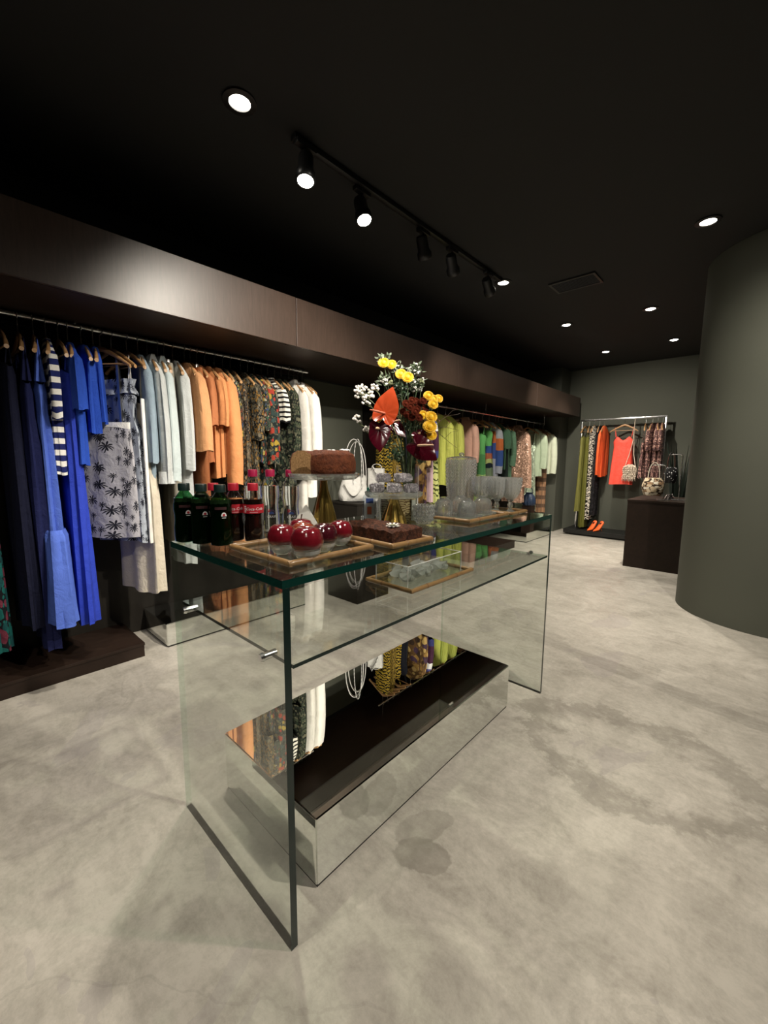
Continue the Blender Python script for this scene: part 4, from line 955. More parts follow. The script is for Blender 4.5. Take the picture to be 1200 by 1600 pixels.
m = MB(); daisy_mesh(m, .026, 9, .12); daisy_mesh(m, .023, 9, .32, zc=.003); m.build('petals', M['petal_white'], d, smooth=60)
MB().ell((0, 0, .005), .009, .009, .005, 12, 6).build('flower_centre', M['greenish'], d)

# napkin, sanitiser, jar, printed cartons in a clear box
M['paper'] = plain('napkin_paper', (.62, .61, .57), .8, bump=.1)
nk = thing('paper_napkin', 'white folded paper napkins standing as a tent beside the water bottles', 'napkin', (-1.262, .935, ZT), math.radians(42))
for k in range(3):
    y = k*.012
    MB().loft([[(-.068, y-.022, 0), (.068, y-.022, 0), (.068, y-.019, 0), (-.068, y-.019, 0)], [(-.001, y, .105), (.001, y, .105), (.001, y+.003, .105), (-.001, y+.003, .105)]]).build('napkin_fold', M['paper'], nk, smooth=0)
M['gel'] = pane_glass('gel_plastic', (.86, .90, .94), 1.42)
sn = thing('sanitiser_bottle', 'clear hand sanitiser bottle with a green cap and blue label', 'bottle', (-1.325, 1.345, ZT), math.radians(48))
rings = []
for z, w_ in ((0, .028), (.004, .031), (.09, .031), (.112, .028), (.125, .016), (.132, .011)):
    rings.append([(w_*math.copysign(abs(math.cos(a))**.6, math.cos(a)), w_*.62*math.copysign(abs(math.sin(a))**.6, math.sin(a)), z) for a in [2*PI*q/24 for q in range(24)]])
MB().loft(rings).build('bottle_body', M['white_gel'] if 'white_gel' in M else M['gel'], sn)
M['cap_teal'] = plain('cap_teal', (.01, .12, .085), .4)
MB().lathe([(.012, .130), (.012, .152), (.0, .153)], 20).build('flip_cap', M['cap_teal'], sn)
MB().box(-.024, .024, -.0206, -.0200, .012, .108).build('label_sheet', plain('label_pale', (.55, .58, .62), .5), sn, smooth=0)
MB().box(-.016, .018, -.0212, -.0207, .082, .104).build('label_blue', M['ink_blue'], sn, smooth=0)
MB().box(-.010, .010, -.0212, -.0207, .030, .066).build('label_picture', plain('label_orange', (.42, .10, .04), .5), sn, smooth=0)
jr = thing('glass_jar', 'empty clear glass jar between the sanitiser and the printed cartons', 'jar', (-1.265, 1.375, ZT))
MB().lathe([(0, .004), (.028, 0), (.032, .006), (.032, .085), (.024, .10), (.024, .112), (.022, .112), (.022, .10), (.030, .084), (.030, .008), (0, .007)], 28).build('jar_body', M['clear'], jr)
MB().lathe([(.0255, .1125), (.0255, .122), (0, .124)], 24).build('glass_lid', M['clear'], jr)
def clear_box(name, label, cat, x, y, z, hx, hy, h, rz):
    t = thing(name, label, cat, (x, y, z), rz); e = .003
    for nm, b in (('side_panel', (-hx, hx, -hy, -hy+e, 0, h)), ('side_panel', (-hx, hx, hy-e, hy, 0, h)), ('side_panel', (-hx, -hx+e, -hy+e, hy-e, 0, h)), ('side_panel', (hx-e, hx, -hy+e, hy-e, 0, h))):
        bx(nm, M['pane'], *b, t)
    return t
cb = clear_box('display_box', 'tall clear acrylic box behind the gold cone stand', 'box', -1.225, 1.435, ZT, .085, .055, .145, math.radians(44))
for x, y, z0, z1, tag_ in ((-.0835, -.0535, 0, .145, 1), (.0835, -.0535, 0, .145, 1), (-.0835, .0535, 0, .145, 1), (.0835, .0535, 0, .145, 1)):
    MB().box(x-.0016, x+.0016, y-.0016, y+.0016, z0, z1).build('box_edge', M['clear_edge'] if 'clear_edge' in M else M['ink_white'], cb, smooth=0)
M['carton'] = animal('carton_print', C(206, 184, 140), C(120, 92, 60), 30, 9, .55)
for k, (dx, lab) in enumerate(((-.045, 'beige printed carton in the clear box, on the sanitiser side'), (.04, 'beige printed carton with a white end strip, in the clear box'))):
    cx, cy = -1.225+dx*math.cos(math.radians(44)), 1.435+dx*math.sin(math.radians(44))
    t = thing('printed_carton', lab, 'carton', (cx, cy, ZT), math.radians(44))
    bx('carton_body', M['carton'], -.036, .036, -.03, .03, 0, .105, t, bevel=.001)
    bx('carton_end', M['paper'] if k else M['carton'], .018 if k else -.036, .0365, -.0315, -.0302, .004, .10, t)

def diamond(prof, seg, sub, amp, n, kz, span):
    """turned glass whose outer face carries a raised diamond pattern"""
    fine = []
    for i in range(len(prof)-1):
        a, b = prof[i], prof[i+1]; q = sub if abs(b[1]-a[1]) > .01 else 1
        for k in range(q): fine.append((a[0]+(b[0]-a[0])*k/q, a[1]+(b[1]-a[1])*k/q))
    fine.append(prof[-1]); zmax = max(z for r, z in prof); rings = []; out = True
    for r, z in fine:
        ring = []
        for j in range(seg):
            a = 2*PI*j/seg; w = amp*math.cos(n*a*.5+kz*z*.5)*math.cos(n*a*.5-kz*z*.5)*2 if (out and r > .02 and z < zmax*.93) else 0
            ring.append((max(r, 1e-5)*(1+w)*math.cos(a), max(r, 1e-5)*(1+w)*math.sin(a), z))
        if z >= zmax-1e-6: out = False
        rings.append(ring)
    return MB().loft(rings[::-1], 0, cap0=prof[-1][0] > 1e-4, cap1=prof[0][0] > 1e-4, per=2*PI*max(r for r, z in prof))
# ribbed tumbler, upturned cups on saucers, goblets, dispenser
tb = thing('bubble_tumbler', 'short clear glass tumbler with bubbled sides, standing alone', 'glass', (-1.085, 1.445, ZT))
pf = [(0, .006), (.030, .0), (.038, .012), (.047, .045), (.044, .085), (.041, .085), (.043, .046), (.034, .014), (0, .011)]
MB().lathe(pf, 60, ripple=.035, nr=18).build('tumbler_body', M['cut'], tb)
for row in range(4):
    for q in range(18):
        if q % 1 == 0:
            a = 2*PI*(q+.5*(row % 2))/18; z = .02+row*.018; r = (.0405, .0455, .0470, .0455)[row]
            c_ = (r*math.cos(a), r*math.sin(a), z)
            if row == 0 and q == 0: dots = MB()
            dots.ell(c_, .006, .006, .0065, 7, 5)
o = dots.build('bubble_dots', M['clear'], tb); o['kind'] = 'stuff'
sauc = [(0, .004), (.035, .0), (.048, .004), (.072, .012), (.073, .014), (.047, .0075), (.034, .0045), (0, .0065)]
cup = [(.044, .0), (.0465, .004), (.047, .035), (.042, .062), (.028, .078), (.020, .080), (.020, .086), (0, .086)]
cupi = [(.044, .0), (.0440, .035), (.039, .058), (.026, .073), (0, .075)]
for k, (x, y, lab) in enumerate(((-1.125, 1.66, 'nearest the bubbled tumbler'), (-1.02, 1.70, 'foremost at the tray edge'), (-1.03, 1.865, 'in front of the goblets'), (-1.135, 1.83, 'before the tall dispenser'))):
    s_ = thing('glass_saucer', 'clear glass saucer under the upturned cup ' + lab, 'saucer', (x, y, ZT+.0045), 0, 'glass saucers on the bamboo tray')
    MB().lathe(sauc, 36, ripple=.01, nr=18).build('saucer_body', M['clear'], s_)
    c_ = thing('glass_cup', 'clear glass cup turned upside down on its saucer, ' + lab, 'cup', (x, y, ZT+.0125), 0, 'upturned glass cups')
    MB().lathe(cup, 36, ripple=.012, nr=18).lathe(cupi, 36).build('cup_body', M['clear'], c_)
    MB().lathe([(.019, .0862), (.021, .089), (.017, .0895), (0, .0895)], 24).build('foot_ring', M['clear'], c_)
gob = [(.031, .0), (.033, .003), (.014, .010), (.008, .018), (.014, .026), (.017, .036), (.012, .047), (.009, .054), (.015, .060), (.020, .064)]
bowl = [(.012, .064), (.032, .078), (.047, .105), (.054, .14), (.058, .186), (.0555, .186), (.051, .14), (.043, .105), (.027, .082), (0, .074)]
for k, (x, y, lab) in enumerate(((-1.13, 2.025, 'nearest the cups'), (-1.045, 2.045, 'in the middle of the front'), (-.985, 2.085, 'nearest the far table end'), (-1.125, 2.115, 'behind the other three'))):
    g_ = thing('glass_goblet', 'cut glass goblet with a knobbed stem, ' + lab, 'goblet', (x, y, ZT+.0045), k*.2, 'cut glass goblets')
    MB().lathe(gob, 28).build('stem_and_foot', M['clear'], g_)
    diamond(bowl, 90, 6, .03, 18, 330, (3, 8)).build('bowl', M['cut'], g_)
dp = thing('drink_dispenser', 'tall cut glass drink jar with a flat lid, behind the cups', 'jar', (-1.265, 2.03, ZT))
diamond([(0, .004), (.062, 0), (.068, .01), (.082, .15), (.088, .262), (.085, .285), (.080, .285), (.083, .26), (.077, .15), (.064, .014), (0, .01)], 130, 16, .022, 26, 300, (2, 99)).build('jar_body', M['cut'], dp)
MB().lathe([(.084, .286), (.084, .293), (.05, .301), (0, .303)], 36).build('glass_lid', M['clear'], dp)
MB().lathe([(.010, .303), (.016, .312), (.011, .322), (0, .324)], 20).build('lid_knob', M['clear'], dp)

# on the shelf: tray with a clear box of wrapped crystal pieces
ZS = .7845
tray('bamboo framed tray on the glass shelf, under the clear box', -1.035, 1.375, .115, .215, 0, .0090, ZS)
bxs = clear_box('acrylic_box', 'open clear acrylic box of crystal pieces on the glass shelf', 'box', -1.045, 1.375, ZS+.0048, .085, .19, .085, 0)
for sx in (-1, 1):
    MB().box(sx*.0835-.0015, sx*.0835+.0015, -.19, .19, .0832, .086).build('box_rim', M['ink_white'], bxs, smooth=0)
    for sy in (-1, 1): MB().box(sx*.0835-.0015, sx*.0835+.0015, sy*.1885-.0015, sy*.1885+.0015, .0, .083).build('box_edge', M['ink_white'], bxs, smooth=0)
for sy in (-1, 1): MB().box(-.0818, .0818, sy*.1885-.0015, sy*.1885+.0015, .0832, .086).build('box_rim', M['ink_white'], bxs, smooth=0)
rr = random.Random(3)
names = ['at the near end of the clear box', 'next to the end one in the clear box', 'in the middle of the clear box', 'fourth along the clear box', 'at the far end of the clear box', 'leaning on the others, at the wall side', 'long and flat, lying across the clear box']
for k in range(7):
    x = -1.045 + (-.04 if k > 4 else .015)+rr.uniform(-.012, .012); y = (1.245+.065*k) if k < 5 else (1.30 if k == 5 else 1.43)
    t = thing('crystal_wrap', 'twisted clear crystal piece ' + names[k], 'ornament', (x, y, ZS+.0095), rr.uniform(-.5, .5) + (.5 if k % 2 else -.2), 'twisted crystal pieces')
    rings = []
    for i in range(11):
        u = i/10*2-1; w_ = (.012+.016*abs(math.sin(u*2.6+.4)))*(1 if abs(u) < .9 else .6); tw = u*1.6
        rings.append([(u*.052, w_*math.cos(a+tw)*(1+.35*math.cos(3*a)), .022+w_*.72*math.sin(a+tw)*(1+.3*math.cos(3*a))) for a in [2*PI*q/9 for q in range(9)]])
    MB().loft(rings).build('crystal_body', M['crystal'], t, smooth=25)
    MB().ell((.058, 0, .022), .007, .012, .012, 7, 5, noise=.2).build('twist_end', M['crystal'], t, smooth=20)

# ------------------------------------------------------------------ vase and bouquet
VX, VY = -1.285, 1.575
LAT = Vector((math.cos(yaw), math.sin(yaw), 0)); DEP = Vector((math.sin(yaw), -math.cos(yaw), 0))   # across and out of the bouquet, towards the shop
va = thing('glass_vase', 'clear cylindrical glass vase full of flower stems behind the foil bars', 'vase', (VX, VY, ZT))
MB().lathe([(0, .006), (.050, 0), (.052, .004), (.056, .252), (.053, .252), (.049, .012), (0, .012)], 36).build('vase_body', M['shell'], va)
MB().lathe([(0, .014), (.0475, .014), (.0495, .12), (0, .12)], 32).build('vase_water', M['pane'], va)
M['stem'] = plain('flower_stem', (.035, .06, .022), .6, var=.4); M['stem_pale'] = plain('pale_stem', (.12, .14, .07), .6, var=.3)
M['leafm'] = plain('bouquet_leaf', (.03, .062, .03), .5, var=.5, scale=30); M['sage'] = plain('sage_leaf', (.065, .09, .05), .6, var=.4, scale=30)
M['anth_orange'] = plain('anthurium_orange', (.46, .06, .018), .16, var=.25, scale=14, spec=.7); M['anth_red'] = plain('anthurium_dark_red', (.055, .0022, .008), .16, var=.3, scale=14, spec=.8)
M['spadix'] = plain('spadix_cream', (.62, .40, .25), .5, var=.2, scale=60); M['spadix_red'] = plain('spadix_red', (.40, .10, .05), .5)
M['mum_yellow'] = plain('mum_yellow', (.70, .42, .01), .6, var=.25, scale=90); M['mum_rust'] = plain('mum_rust', (.075, .013, .006), .8, var=.4, scale=90, spec=.05)
M['statice'] = plain('white_statice', (.66, .63, .58), .7, var=.2, scale=90)
def at(px, py, out=0):
    """spot in the bouquet: sideways and up from the rim, 'out' towards the shop"""
    return LAT*((px-635)/318) + DEP*out + Vector((0, 0, .252 + (727-py)/322))
def stem_pts(head, k=0):
    r = random.Random(k); foot = Vector((r.uniform(-.025, .025), r.uniform(-.025, .025), .02)); rim = Vector((0, 0, .245)) + Vector((head.x, head.y, 0)).normalized()*.034*r.uniform(.3, 1) if Vector((head.x, head.y, 0)).length > .01 else Vector((0, 0, .245))
    P = []
    for i in range(9):
        u = i/8
        if u < .4: P.append(foot.lerp(rim, u/.4))
        else:
            w = (u-.4)/.6; c = rim + Vector((rim.x-foot.x, rim.y-foot.y, .22)).normalized()*(head-rim).length*.5
            P.append(rim*(1-w)**2 + c*2*w*(1-w) + head*w*w)
    return P
SK = [0]
def flower(name, label, cat, head, group=None, sr=.0022, sm='stem'):
    SK[0] += 1; t = thing(name, label, cat, (VX, VY, ZT), 0, group)
    MB().tube(stem_pts(head, SK[0]), sr, 6).build('stem', M[sm], t); return t
def spathe(L, wide=1.0):
    """heart shaped leaf of an anthurium, tip along +x, face +z, with real thickness"""
    m = MB(); nu, na = 8, 36; top = []; 
    def R(a):
        c = (1+math.cos(a))/2; r = .42 + .24*c**1.5 + .46*math.exp(-abs(a)/.36) + .12*math.exp(-((abs(a)-2.3)/.45)**2)
        return r*(1 - .5*math.exp(-((abs(a)-PI)/.34)**2))
    for sgn in (1, -1):
        rings = []
        for i in range(nu+1):
            u = max(i/nu, .02); ring = []
            for j in range(na):
                a = -PI+2*PI*j/na; r = R(a)*u*L*.68
                x, y = r*math.cos(a), r*math.sin(a)*wide
                z = .10*L*(u*u)*(.5-.9*abs(math.sin(a))**2) + .16*y*y/L - .06*L*max(0, math.cos(a))*u**3 + .0012*math.sin(11*a)*u
                ring.append((x, y, z - (.0016 if sgn < 0 else 0)*(1 if u < .99 else .5)))
            rings.append(ring)
        m.loft(rings if sgn > 0 else rings, 0, True, False)
    return m
def frame(n, tip):
    """matrix with +z along n and +x as near to tip as can be"""
    n = n.normalized(); x = (tip - n*tip.dot(n)).normalized(); y = n.cross(x); return Matrix((x, y, n)).transposed()
def anthurium(label, px, py, out, L, n, tip, mat, spd, spm, wide=1.0, slen=.07):
    h = at(px, py, out); t = flower('anthurium', label, 'flower', h, None, .0035, 'stem_pale')
    mx = frame(n, tip); e = mx.to_euler()
    spathe(L, wide).build('spathe', M[mat], t, h, e, smooth=60)
    P = [h + mx @ Vector((0, 0, 0)), h + mx @ (Vector(spd)*slen*.5 + Vector((0, 0, .006))), h + mx @ (Vector(spd)*slen)]
    MB().tube(P, [.0058, .0055, .003], 10).build('spadix', M[spm], t)
U = Vector((0, 0, 1))
anthurium('glossy orange anthurium, the highest and brightest of the bouquet', 598, 650, .10, .165, DEP*.95-LAT*.22+U*.05, U*.9+LAT*.28, 'anth_orange', (-.1, .62, .75), 'spadix_red', .98, .085)
anthurium('dark red anthurium hanging below the orange one', 590, 672, .08, .15, DEP*.8-LAT*.3+U*.25, -U+LAT*.15, 'anth_red', (.3, 0, .9), 'spadix', 1.0, .05)
anthurium('wine red anthurium just behind the orange one', 611, 662, .05, .12, DEP*.7+LAT*.3+U*.3, -U*.8+LAT*.7, 'anth_red', (.3, .2, .8), 'spadix', .9, .05)
anthurium('dark red anthurium low over the foil bars, cream spadix pointing sideways', 647, 697, .12, .15, DEP*.95+U*.12-LAT*.25, LAT*.8-U*.6, 'anth_red', (.75, .5, .42), 'spadix', .95, .085)
anthurium('small dark red anthurium above the low one', 648, 682, .07, .085, DEP*.8+U*.4, U*.4+LAT*.7, 'anth_red', (.4, .1, .7), 'spadix', 1.0, .03)
def mum(px, py, out, r, mat, label, name, group, n=LAT):
    h = at(px, py, out); t = flower(name, label, 'flower', h, group)
    m = MB(); d = (Vector((h.x, h.y, 0))*.9 + U*.55*r/.03 + DEP*1.1).normalized()
    r *= 1.05
    for rr_, up_, nn in ((1, .10, 18), (.85, .35, 16), (.62, .6, 13), (.38, .8, 9)): daisy_mesh(m, r*rr_, nn, up_, .26, zc=r*.08)
    m.ell((0, 0, r*.18), r*.5, r*.5, r*.32, 10, 6)
    m.build('petals', M[mat], t, h, frame(d, LAT).to_euler(), smooth=60)
    return t
for px, py, o, r, w in ((596, 571, .0, .026, 'topmost, at the upper tip of the bouquet'), (608, 572, -.02, .024, 'topmost, beside its twin at the upper tip'), (622, 589, .02, .026, 'below the top pair, in the upper middle'), (632, 595, .04, .027, 'lower of the pair in the upper middle')):
    mum(px, py, o, r, 'mum_yellow', 'yellow chrysanthemum, ' + w, 'yellow_chrysanthemum', 'yellow chrysanthemums in the bouquet')
for px, py, o, r, w in ((664, 621, .02, .024, 'uppermost of the spray beside the lime cardigans'), (672, 625, .0, .023, 'outermost of the spray beside the lime cardigans'), (681, 623, -.02, .021, 'at the outer tip nearest the lime cardigans'), (671, 634, .03, .024, 'beneath the spray beside the lime cardigans'), (655, 651, .06, .022, 'smaller, among the rust coloured ones'),
                        (667, 654, .06, .029, 'largest of the lower cluster'), (665, 669, .08, .032, 'fullest, in the middle of the lower cluster'), (668, 681, .06, .026, 'lowest, over the low dark anthurium')):
    mum(px, py, o, r, 'mum_yellow', 'yellow chrysanthemum, ' + w, 'yellow_chrysanthemum', 'yellow chrysanthemums in the bouquet')
for px, py, o, r in ((630, 634, .05, .019), (639, 628, .02, .018), (650, 633, .04, .019), (636, 640, .08, .018), (646, 643, .07, .018), (656, 640, .02, .017), (638, 655, .08, .018), (649, 655, .07, .019), (626, 645, .03, .017), (655, 630, .05, .018), (645, 628, .0, .018), (660, 646, .04, .017), (632, 650, .05, .018), (643, 648, .09, .019)):
    mum(px, py, o, r, 'mum_rust', 'small rust brown chrysanthemum in the middle of the bouquet', 'rust_chrysanthemum', 'rust chrysanthemums in the bouquet')
def cluster(name, label, px, py, out, spread, n, br, mat, group, sm='stem_pale', leaf=0):
    """one branching stem topped by many little blossoms"""
    h = at(px, py, out); t = flower(name, label, 'flower', h - Vector((h.x, h.y, .0))*.1 - U*.03, group, .0018, sm)
    r = random.Random(SK[0]*7); m = MB(); tw = MB(); lf = MB()
    for i in range(n):
        p = h + LAT*r.uniform(-1, 1)*spread[0] + U*r.uniform(-1, 1)*spread[1] + DEP*r.uniform(-1, 1)*spread[0]*.7
        tw.tube([h - Vector((h.x, h.y, 0))*.12 - U*.035, (h+p)/2 - U*.01, p], .0009, 4)
        for q in range(3): m.ell(p + Vector((r.uniform(-1, 1), r.uniform(-1, 1), r.uniform(-.6, .8)))*br*.95, br*.85, br*.85, br*.85, 7, 4, noise=.18)
        if leaf:
            for q in range(leaf):
                c = h.lerp(p, r.uniform(.2, .9)) + Vector((r.uniform(-1, 1), r.uniform(-1, 1), r.uniform(-1, 1)))*.02; d = Vector((r.uniform(-1, 1), r.uniform(-1, 1), r.uniform(-.2, 1))).normalized(); s_ = d.orthogonal().normalized(); b = len(lf.v)
                lf.v += [c, c+d*.012+s_*.006, c+d*.027, c+d*.012-s_*.006]; lf.face((b, b+1, b+2, b+3))
    o = m.build('blossoms', M[mat], t, smooth=60); o['kind'] = 'stuff'
    tw.build('twigs', M[sm], t)['kind'] = 'stuff'
    if leaf: lf.build('leaves', M['sage' if leaf == 4 else 'leafm'], t, smooth=0)['kind'] = 'stuff'
for px, py, o, sp, n, br, w in ((566, 615, .02, (.045, .026), 16, .0085, 'the broad head reaching out over the bundt cake'), (572, 629, .04, (.02, .016), 6, .008, 'just below the broad head'), (556, 656, .0, (.014, .014), 4, .0085, 'small, farthest out at the side'), (571, 671, .03, (.02, .014), 6, .0085, 'low, over the white bag handles'), (584, 607, .0, (.014, .01), 4, .008, 'small, above the broad head')):
    cluster('white_statice', 'white papery statice spray, ' + w, px, py, o, sp, int(n*1.7), br*.82, 'statice', 'white statice in the bouquet')
for px, py, o, sp, n, w in ((618, 577, -.03, (.03, .018), 9, 'at the top behind the yellow pair'), (643, 578, -.03, (.026, .022), 10, 'highest at the wall side'), (596, 562, -.02, (.014, .014), 4, 'tiny, at the very tip'), (648, 603, -.02, (.035, .03), 12, 'wide and loose in the middle'), (596, 597, .0, (.018, .02), 4, 'thin, left bare beside the orange anthurium')):
    cluster('white_aster_spray', 'spray of tiny white asters with sage leaves, ' + w, px, py, o, sp, int(n*1.5), .0058, 'petal_white', 'white aster sprays in the bouquet', 'stem', 4)
for px, py, o, sp, n, w in ((656, 597, -.01, (.012, .012), 3, 'round heads beside the white asters'), (607, 605, .0, (.012, .016), 3, 'round heads above the orange anthurium')):
    cluster('green_button_flower', 'green button flowers, ' + w, px, py, o, sp, n, .009, 'greenish', 'green button flowers in the bouquet', 'stem')
for px, py, o, sp, n, w in ((628, 612, -.01, (.05, .04), 14, 'in the upper middle'), (640, 668, .0, (.07, .05), 20, 'in the heart of the bouquet'), (600, 690, .05, (.05, .035), 14, 'low on the side of the white bags'), (655, 715, .03, (.03, .02), 8, 'low beside the vase rim'), (618, 712, .06, (.05, .02), 12, 'just over the vase rim')):
    cluster('leafy_filler', 'dark leafy filler sprig with tiny pale buds, ' + w, px, py, o, sp, n, .0032, 'stem_pale', 'leafy sprigs in the bouquet', 'stem', 5)
for k, (ex, ey, w) in enumerate(((716, 640, 'reaching up over the pink shirt'), (714, 668, 'level, before the lime cardigan'), (712, 698, 'drooping before the lime cardigan'))):
    t = thing('bare_twig', 'thin bare curling twig ' + w, 'twig', (VX, VY, ZT), 0, 'bare twigs in the bouquet')
    h = at(ex, ey, -.02); P = stem_pts(at(672, 672, .0), 50+k); e = P[-1]
    for i in range(1, 9):
        u = i/8; P.append(e.lerp(h, u) + U*(.02*math.sin(u*PI*1.3)*(1-.4*k)) + DEP*.012*math.sin(u*7))
    MB().tube(P, [.0018]*9 + [.0014-.0008*i/8 for i in range(8)], 5).build('twig_stem', M['stem_brown'], t)
    b = P[12]; MB().tube([b, b+LAT*.03+U*.03, b+LAT*.065+U*.035], [.001, .0008, .0005], 5).build('side_shoot', M['stem_brown'], t)

# ------------------------------------------------------------------ bags on the tall pedestal
M['leather_white'] = fabric('white_leather', (.60, .59, .565), .5, .4, .6)
t = NT('letter_strap'); s = t.n('ShaderNodeSeparateXYZ', Vector=t.tc('UV')); sx = t.math('FRACT', t.math('MULTIPLY', s.outputs[1], 26.0))
m_ = t.math('MULTIPLY', t.math('MULTIPLY', t.math('LESS_THAN', sx, .55), t.math('GREATER_THAN', t.noise(t.tc('UV'), 160, 1), .5)), .9)
cloth_finish(t, t.mix(m_, (.72, .71, .69), (.03, .03, .04)), .7); M['strap_letters'] = t.mat
BX, BY, BZ = -2.735, 2.565, .9005
bg = thing('tote_bag', 'slouchy white leather bag with tall handles and a lettered strap', 'bag', (BX, BY, BZ), math.radians(42))
rings = []
rr = random.Random(2)
for z, w_, d_, cx in ((0, .10, .06, 0), (.01, .125, .078, 0), (.07, .135, .085, 0), (.13, .125, .075, .005), (.18, .11, .055, .01), (.22, .10, .045, .012), (.235, .092, .035, .012)):
    rings.append([(cx + w_*math.copysign(abs(math.cos(a))**.7, math.cos(a)) + .004*math.sin(5*a+z*30), d_*math.copysign(abs(math.sin(a))**.7, math.sin(a)) + .007*math.sin(4*a+z*40), z + .012*math.sin(2*a)*(z > .1)) for a in [2*PI*q/36 for q in range(36)]])
MB().loft(rings).build('bag_body', M['leather_white'], bg, smooth=60)
def strap(name, parent, mat, pts, w, th):
    rings = []
    n = len(pts); pts = [Vector(p) for p in pts]
    for i, p in enumerate(pts):
        d = (pts[min(i+1, n-1)]-pts[max(i-1, 0)]).normalized(); s_ = Vector((0, 1, 0)); s_ = (s_-d*s_.dot(d)).normalized(); q = d.cross(s_)
        rings.append([p+s_*w-q*th, p+s_*w+q*th, p-s_*w+q*th, p-s_*w-q*th])
    return MB().loft(rings).build(name, mat, parent, smooth=50)
def arch(x0, x1, z0, h, y, n=18, lean=0): return [(x0+(x1-x0)*(.5-.5*math.cos(PI*i/n)), y+lean*math.sin(PI*i/n), z0+h*math.sin(PI*i/n)**.7) for i in range(n+1)]
strap('tall_handle', bg, M['leather_white'], arch(-.075, .10, .16, .40, -.03), .012, .003)
strap('tall_handle', bg, M['leather_white'], arch(-.055, .12, .16, .38, .03), .012, .003)
strap('lettered_strap', bg, M['strap_letters'], arch(.01, .085, .1, .46, -.052), .019, .002)
strap('front_handle', bg, M['leather_white'], [(x, -.085-.012*math.sin(PI*(x+.07)/.17), .17-.11*math.sin(PI*(x+.07)/.17)) for x in [-.07+.17*i/12 for i in range(13)]], .011, .003)
bg2 = thing('tote_bag', 'upright white shopper bag with a green label, behind the slouchy bag', 'bag', (-2.63, 2.76, BZ), math.radians(30))
rings = []
for z, w_, d_ in ((0, .065, .035), (.01, .07, .04), (.15, .075, .042), (.30, .078, .03)): rings.append([(w_*math.copysign(abs(math.cos(a))**.35, math.cos(a)), d_*math.copysign(abs(math.sin(a))**.35, math.sin(a)), z) for a in [2*PI*q/28 for q in range(28)]])
MB().loft(rings).build('bag_body', M['leather_white'], bg2)
MB().box(-.03, .02, -.0432, -.0425, .10, .122).build('green_label', M['cap_teal'], bg2, smooth=0)
strap('handle', bg2, M['strap_letters'], [(-.04, -.04, .29), (-.02, -.052, .32), (.02, -.06, .25), (.05, -.055, .14), (.055, -.045, .10)], .012, .002)
strap('handle', bg2, M['leather_white'], arch(-.05, .05, .28, .06, .02, 12), .009, .002)

# ------------------------------------------------------------------ blue bag on the far mirrored plinth
M['blue_leather'] = fabric('blue_leather', (.018, .035, .075), .45, .4, .6)
bb = thing('drawstring_bag', 'small dark blue drawstring bag below the mint sequin dress', 'bag', (-2.72, 6.42, .1505), .5)
MB().lathe([(0, 0), (.085, 0), (.10, .02), (.10, .08), (.08, .15), (.045, .185), (.06, .205), (.0, .2)], 40, ripple=.07, nr=11).build('bag_body', M['blue_leather'], bb)
strap('bag_handle', bb, M['blue_leather'], arch(-.05, .05, .18, .12, 0), .008, .004)
bp = thing('display_block', 'tall dark block carrying the small blue bag', 'block', (-2.72, 6.42, 0)); 
bpz = .42
bx('block_body', M['dark_wood'], -.075, .075, -.075, .075, .1505, .1505+bpz, bp, bevel=.002); bb.location.z = .1505+bpz+.0005

# ------------------------------------------------------------------ far rack: bag and shoes
M['fringe'] = plain('fringe_raffia', (.58, .49, .39), .9, var=.5, scale=60)
fb = thing('fringed_bag', 'cream fringed bag hanging by a long strap in front of the coral dress', 'bag', (-1.585, RY-.09, .99))
MB().loft([[(w_*math.cos(a), .024*math.sin(a), z) for a in [2*PI*q/20 for q in range(20)]] for w_, z in ((.06, .03), (.095, .05), (.098, .15), (.08, .21), (.03, .245))]).build('bag_body', M['fringe'], fb)
fr = MB(); rr = random.Random(5)
for row in range(7):
    for i in range(16):
        x = -.09+.18*i/15; z = .225-row*.03; fr.tube([(x*(.95 if row else .7), -.024, z), (x+rr.uniform(-.012, .012), -.04-rr.uniform(0, .014), z-.03), (x+rr.uniform(-.018, .018), -.03, z-.06-rr.uniform(0, .03))], [.005, .006, .002], 4)
fr.build('fringe', M['fringe'], fb)['kind'] = 'stuff'
MB().tube([(-.075, 0, .21), (-.03, .02, .40), (.0, .06, .62), (.0, .09, RZ+.03-.99), (.006, .10, .62), (.03, .04, .40), (.075, 0, .21)], .0055, 8).build('long_strap', M['fringe'], fb)
M['shoe'] = fabric('orange_suede', C(252, 110, 50), .5, .4, .2)
def shoe(x, y, rz, label):
    t = thing('court_shoe', label, 'shoe', (x, y, .1005), rz, 'orange court shoes on the low platform')
    # toe along -y, heel at +y
    rings = []
    for i in range(13):
        u = i/12; y_ = -.125+.235*u; w_ = .006+.034*math.sin(min(1, u*1.9)*PI/2)*(1-.25*max(0, u-.45)); base = .0+.105*max(0, (u-.42)/.58)**1.3; top = base+.018+.034*math.sin(min(1, u*1.4)*PI*.5)*(1 if u < .5 else 1+.35*(u-.5))
        rings.append([(w_*math.copysign(abs(math.cos(a))**.8, math.cos(a)), y_, (base+top)/2+(top-base)/2*math.sin(a)) for a in [2*PI*q/16 for q in range(16)]])
    MB().loft(rings).build('upper', M['shoe'], t, smooth=60)
    MB().tube([(0, .095, .115), (0, .10, .05), (0, .102, .0)], [.014, .007, .0055], 10).build('heel', M['shoe'], t)
    MB().ell((0, .065, .128), .015, .03, .008, 12, 6).build('insole', M['ink_dark'], t)
shoe(-2.075, 7.56, -.22, 'orange suede court shoe beside the long print dress'); shoe(-1.97, 7.55, -.30, 'orange suede court shoe nearer the dark counter')

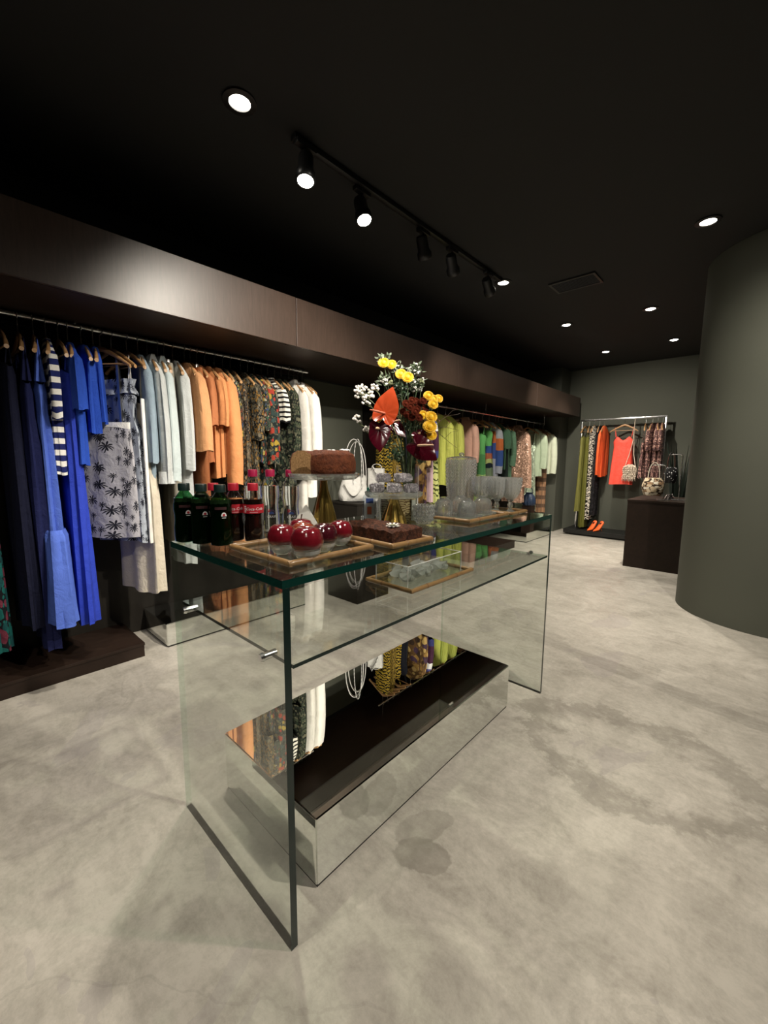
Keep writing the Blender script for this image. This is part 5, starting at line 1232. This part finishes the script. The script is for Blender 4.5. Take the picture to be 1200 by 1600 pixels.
# ------------------------------------------------------------------ on the counter
CZ = .8255
def t_stand(label, x, y, h, wdt, rz, base=.07):
    t = thing('bag_stand', label, 'stand', (x, y, CZ), rz)
    MB().box(-base, base, -.05, .05, 0, .008).build('stand_base', M['chrome'], t, bevel=.002)
    P = [(0, 0, .008), (0, 0, h-.02), (-.006, 0, h-.006), (-.02, 0, h), (-wdt, 0, h)]
    MB().tube(P, .0065, 10).build('stand_post', M['chrome'], t)
    MB().tube([(-wdt, 0, h), (-wdt-.004, 0, h-.001), (-wdt-.006, 0, h+.012)], .0065, 10).build('stand_hook', M['chrome'], t)
    return t
t_stand('low chrome hook stand carrying the gold and white bag', -.835, 5.82, .415, .12, math.radians(8))
t_stand('tall chrome hook stand carrying the dark beaded bag', -.70, 5.95, .54, .12, math.radians(4))
def hanging_bag(name, label, x, y, z, r, h, mat, sm, sl, rz=0, sq=0):
    t = thing(name, label, 'bag', (x, y, z), rz)
    rings = []
    for q in range(9):
        u = q/8; w_ = r*(.35+.65*math.sin(PI*(.18+.62*u)))*(1.0); rings.append([(w_*math.cos(a)*(1+.04*math.sin(7*a)), w_*.55*math.sin(a)*(1+.05*math.sin(5*a+u*4)), h*(1-u)) for a in [2*PI*k/28 for k in range(28)]])
    MB().loft(rings).build('bag_body', mat, t, smooth=50)
    strap('bag_handle', t, sm, arch(-r*.5, r*.5, h*.85, sl-h*.85, 0, 16), .012, .004)
    return t
M['goldcrackle'] = floral('gold_crackle', C(60, 46, 36), [C(210, 190, 160), C(160, 130, 100), C(236, 226, 206)], 30, .6, C(180, 160, 130), 12)
hanging_bag('handbag', 'gold and cream crackled handbag hanging on the low stand', -.945, 5.805, CZ+.05, .115, .21, M['goldcrackle'], F['cream'], .395, math.radians(8))
t = NT('black_beads'); v = t.n('ShaderNodeTexVoronoi', Vector=t.tc(), Scale=42.0); t.base(t.mix(t.math('LESS_THAN', v.outputs[0], .26), (.012, .012, .013), (.7, .7, .72)), .35); M['beads'] = t.mat
hanging_bag('handbag', 'black evening bag dotted with silver beads on the tall stand', -.80, 5.945, CZ+.20, .075, .19, M['beads'], M['black'], .365, .3)
cn = thing('chain_necklace', 'dark chain necklace lying in loops beside the tall stand', 'necklace', (-.80, 6.02, CZ))
for k in range(5): MB().tube([((.05-.006*k)*math.cos(a), (.05-.006*k)*math.sin(a)*.7, .007+.012*k+.006*math.sin(3*a)) for a in [2*PI*q/24 for q in range(25)]], .005, 6).build('chain_loop', plain('chain_metal', (.10, .085, .08), .35, .8), cn)
# dark plant behind the counter
pt = thing('snake_plant', 'dark spiky plant standing behind the counter by the curved wall', 'plant', (-.86, 7.35, 0))
MB().lathe([(0, 0), (.13, 0), (.16, .32), (.145, .32), (.13, .29), (0, .29)], 28).build('plant_pot', M['black'], pt)
M['darkleaf'] = plain('dark_leaf', (.010, .016, .011), .45, var=.4, scale=12)
rr = random.Random(8)
for k in range(15):
    a = rr.uniform(0, 2*PI); r0 = rr.uniform(.01, .09); Hh = rr.uniform(.9, 1.32); tx = rr.uniform(.05, .22); rings = []; rz = rr.uniform(0, PI)
    for i in range(7):
        u = i/6; c = Vector(((r0+tx*u*u)*math.cos(a), (r0+tx*u*u)*math.sin(a), .29+Hh*u)); w_ = .026*math.sin(PI*(.22+.76*u))+.001
        rings.append([c+Vector((w_*math.cos(rz), w_*math.sin(rz), 0)), c+Vector((-.004*math.sin(rz), .004*math.cos(rz), 0)), c-Vector((w_*math.cos(rz), w_*math.sin(rz), 0)), c+Vector((.004*math.sin(rz), -.004*math.cos(rz), 0))])
    MB().loft(rings).build('leaf', M['darkleaf'], pt, smooth=60)
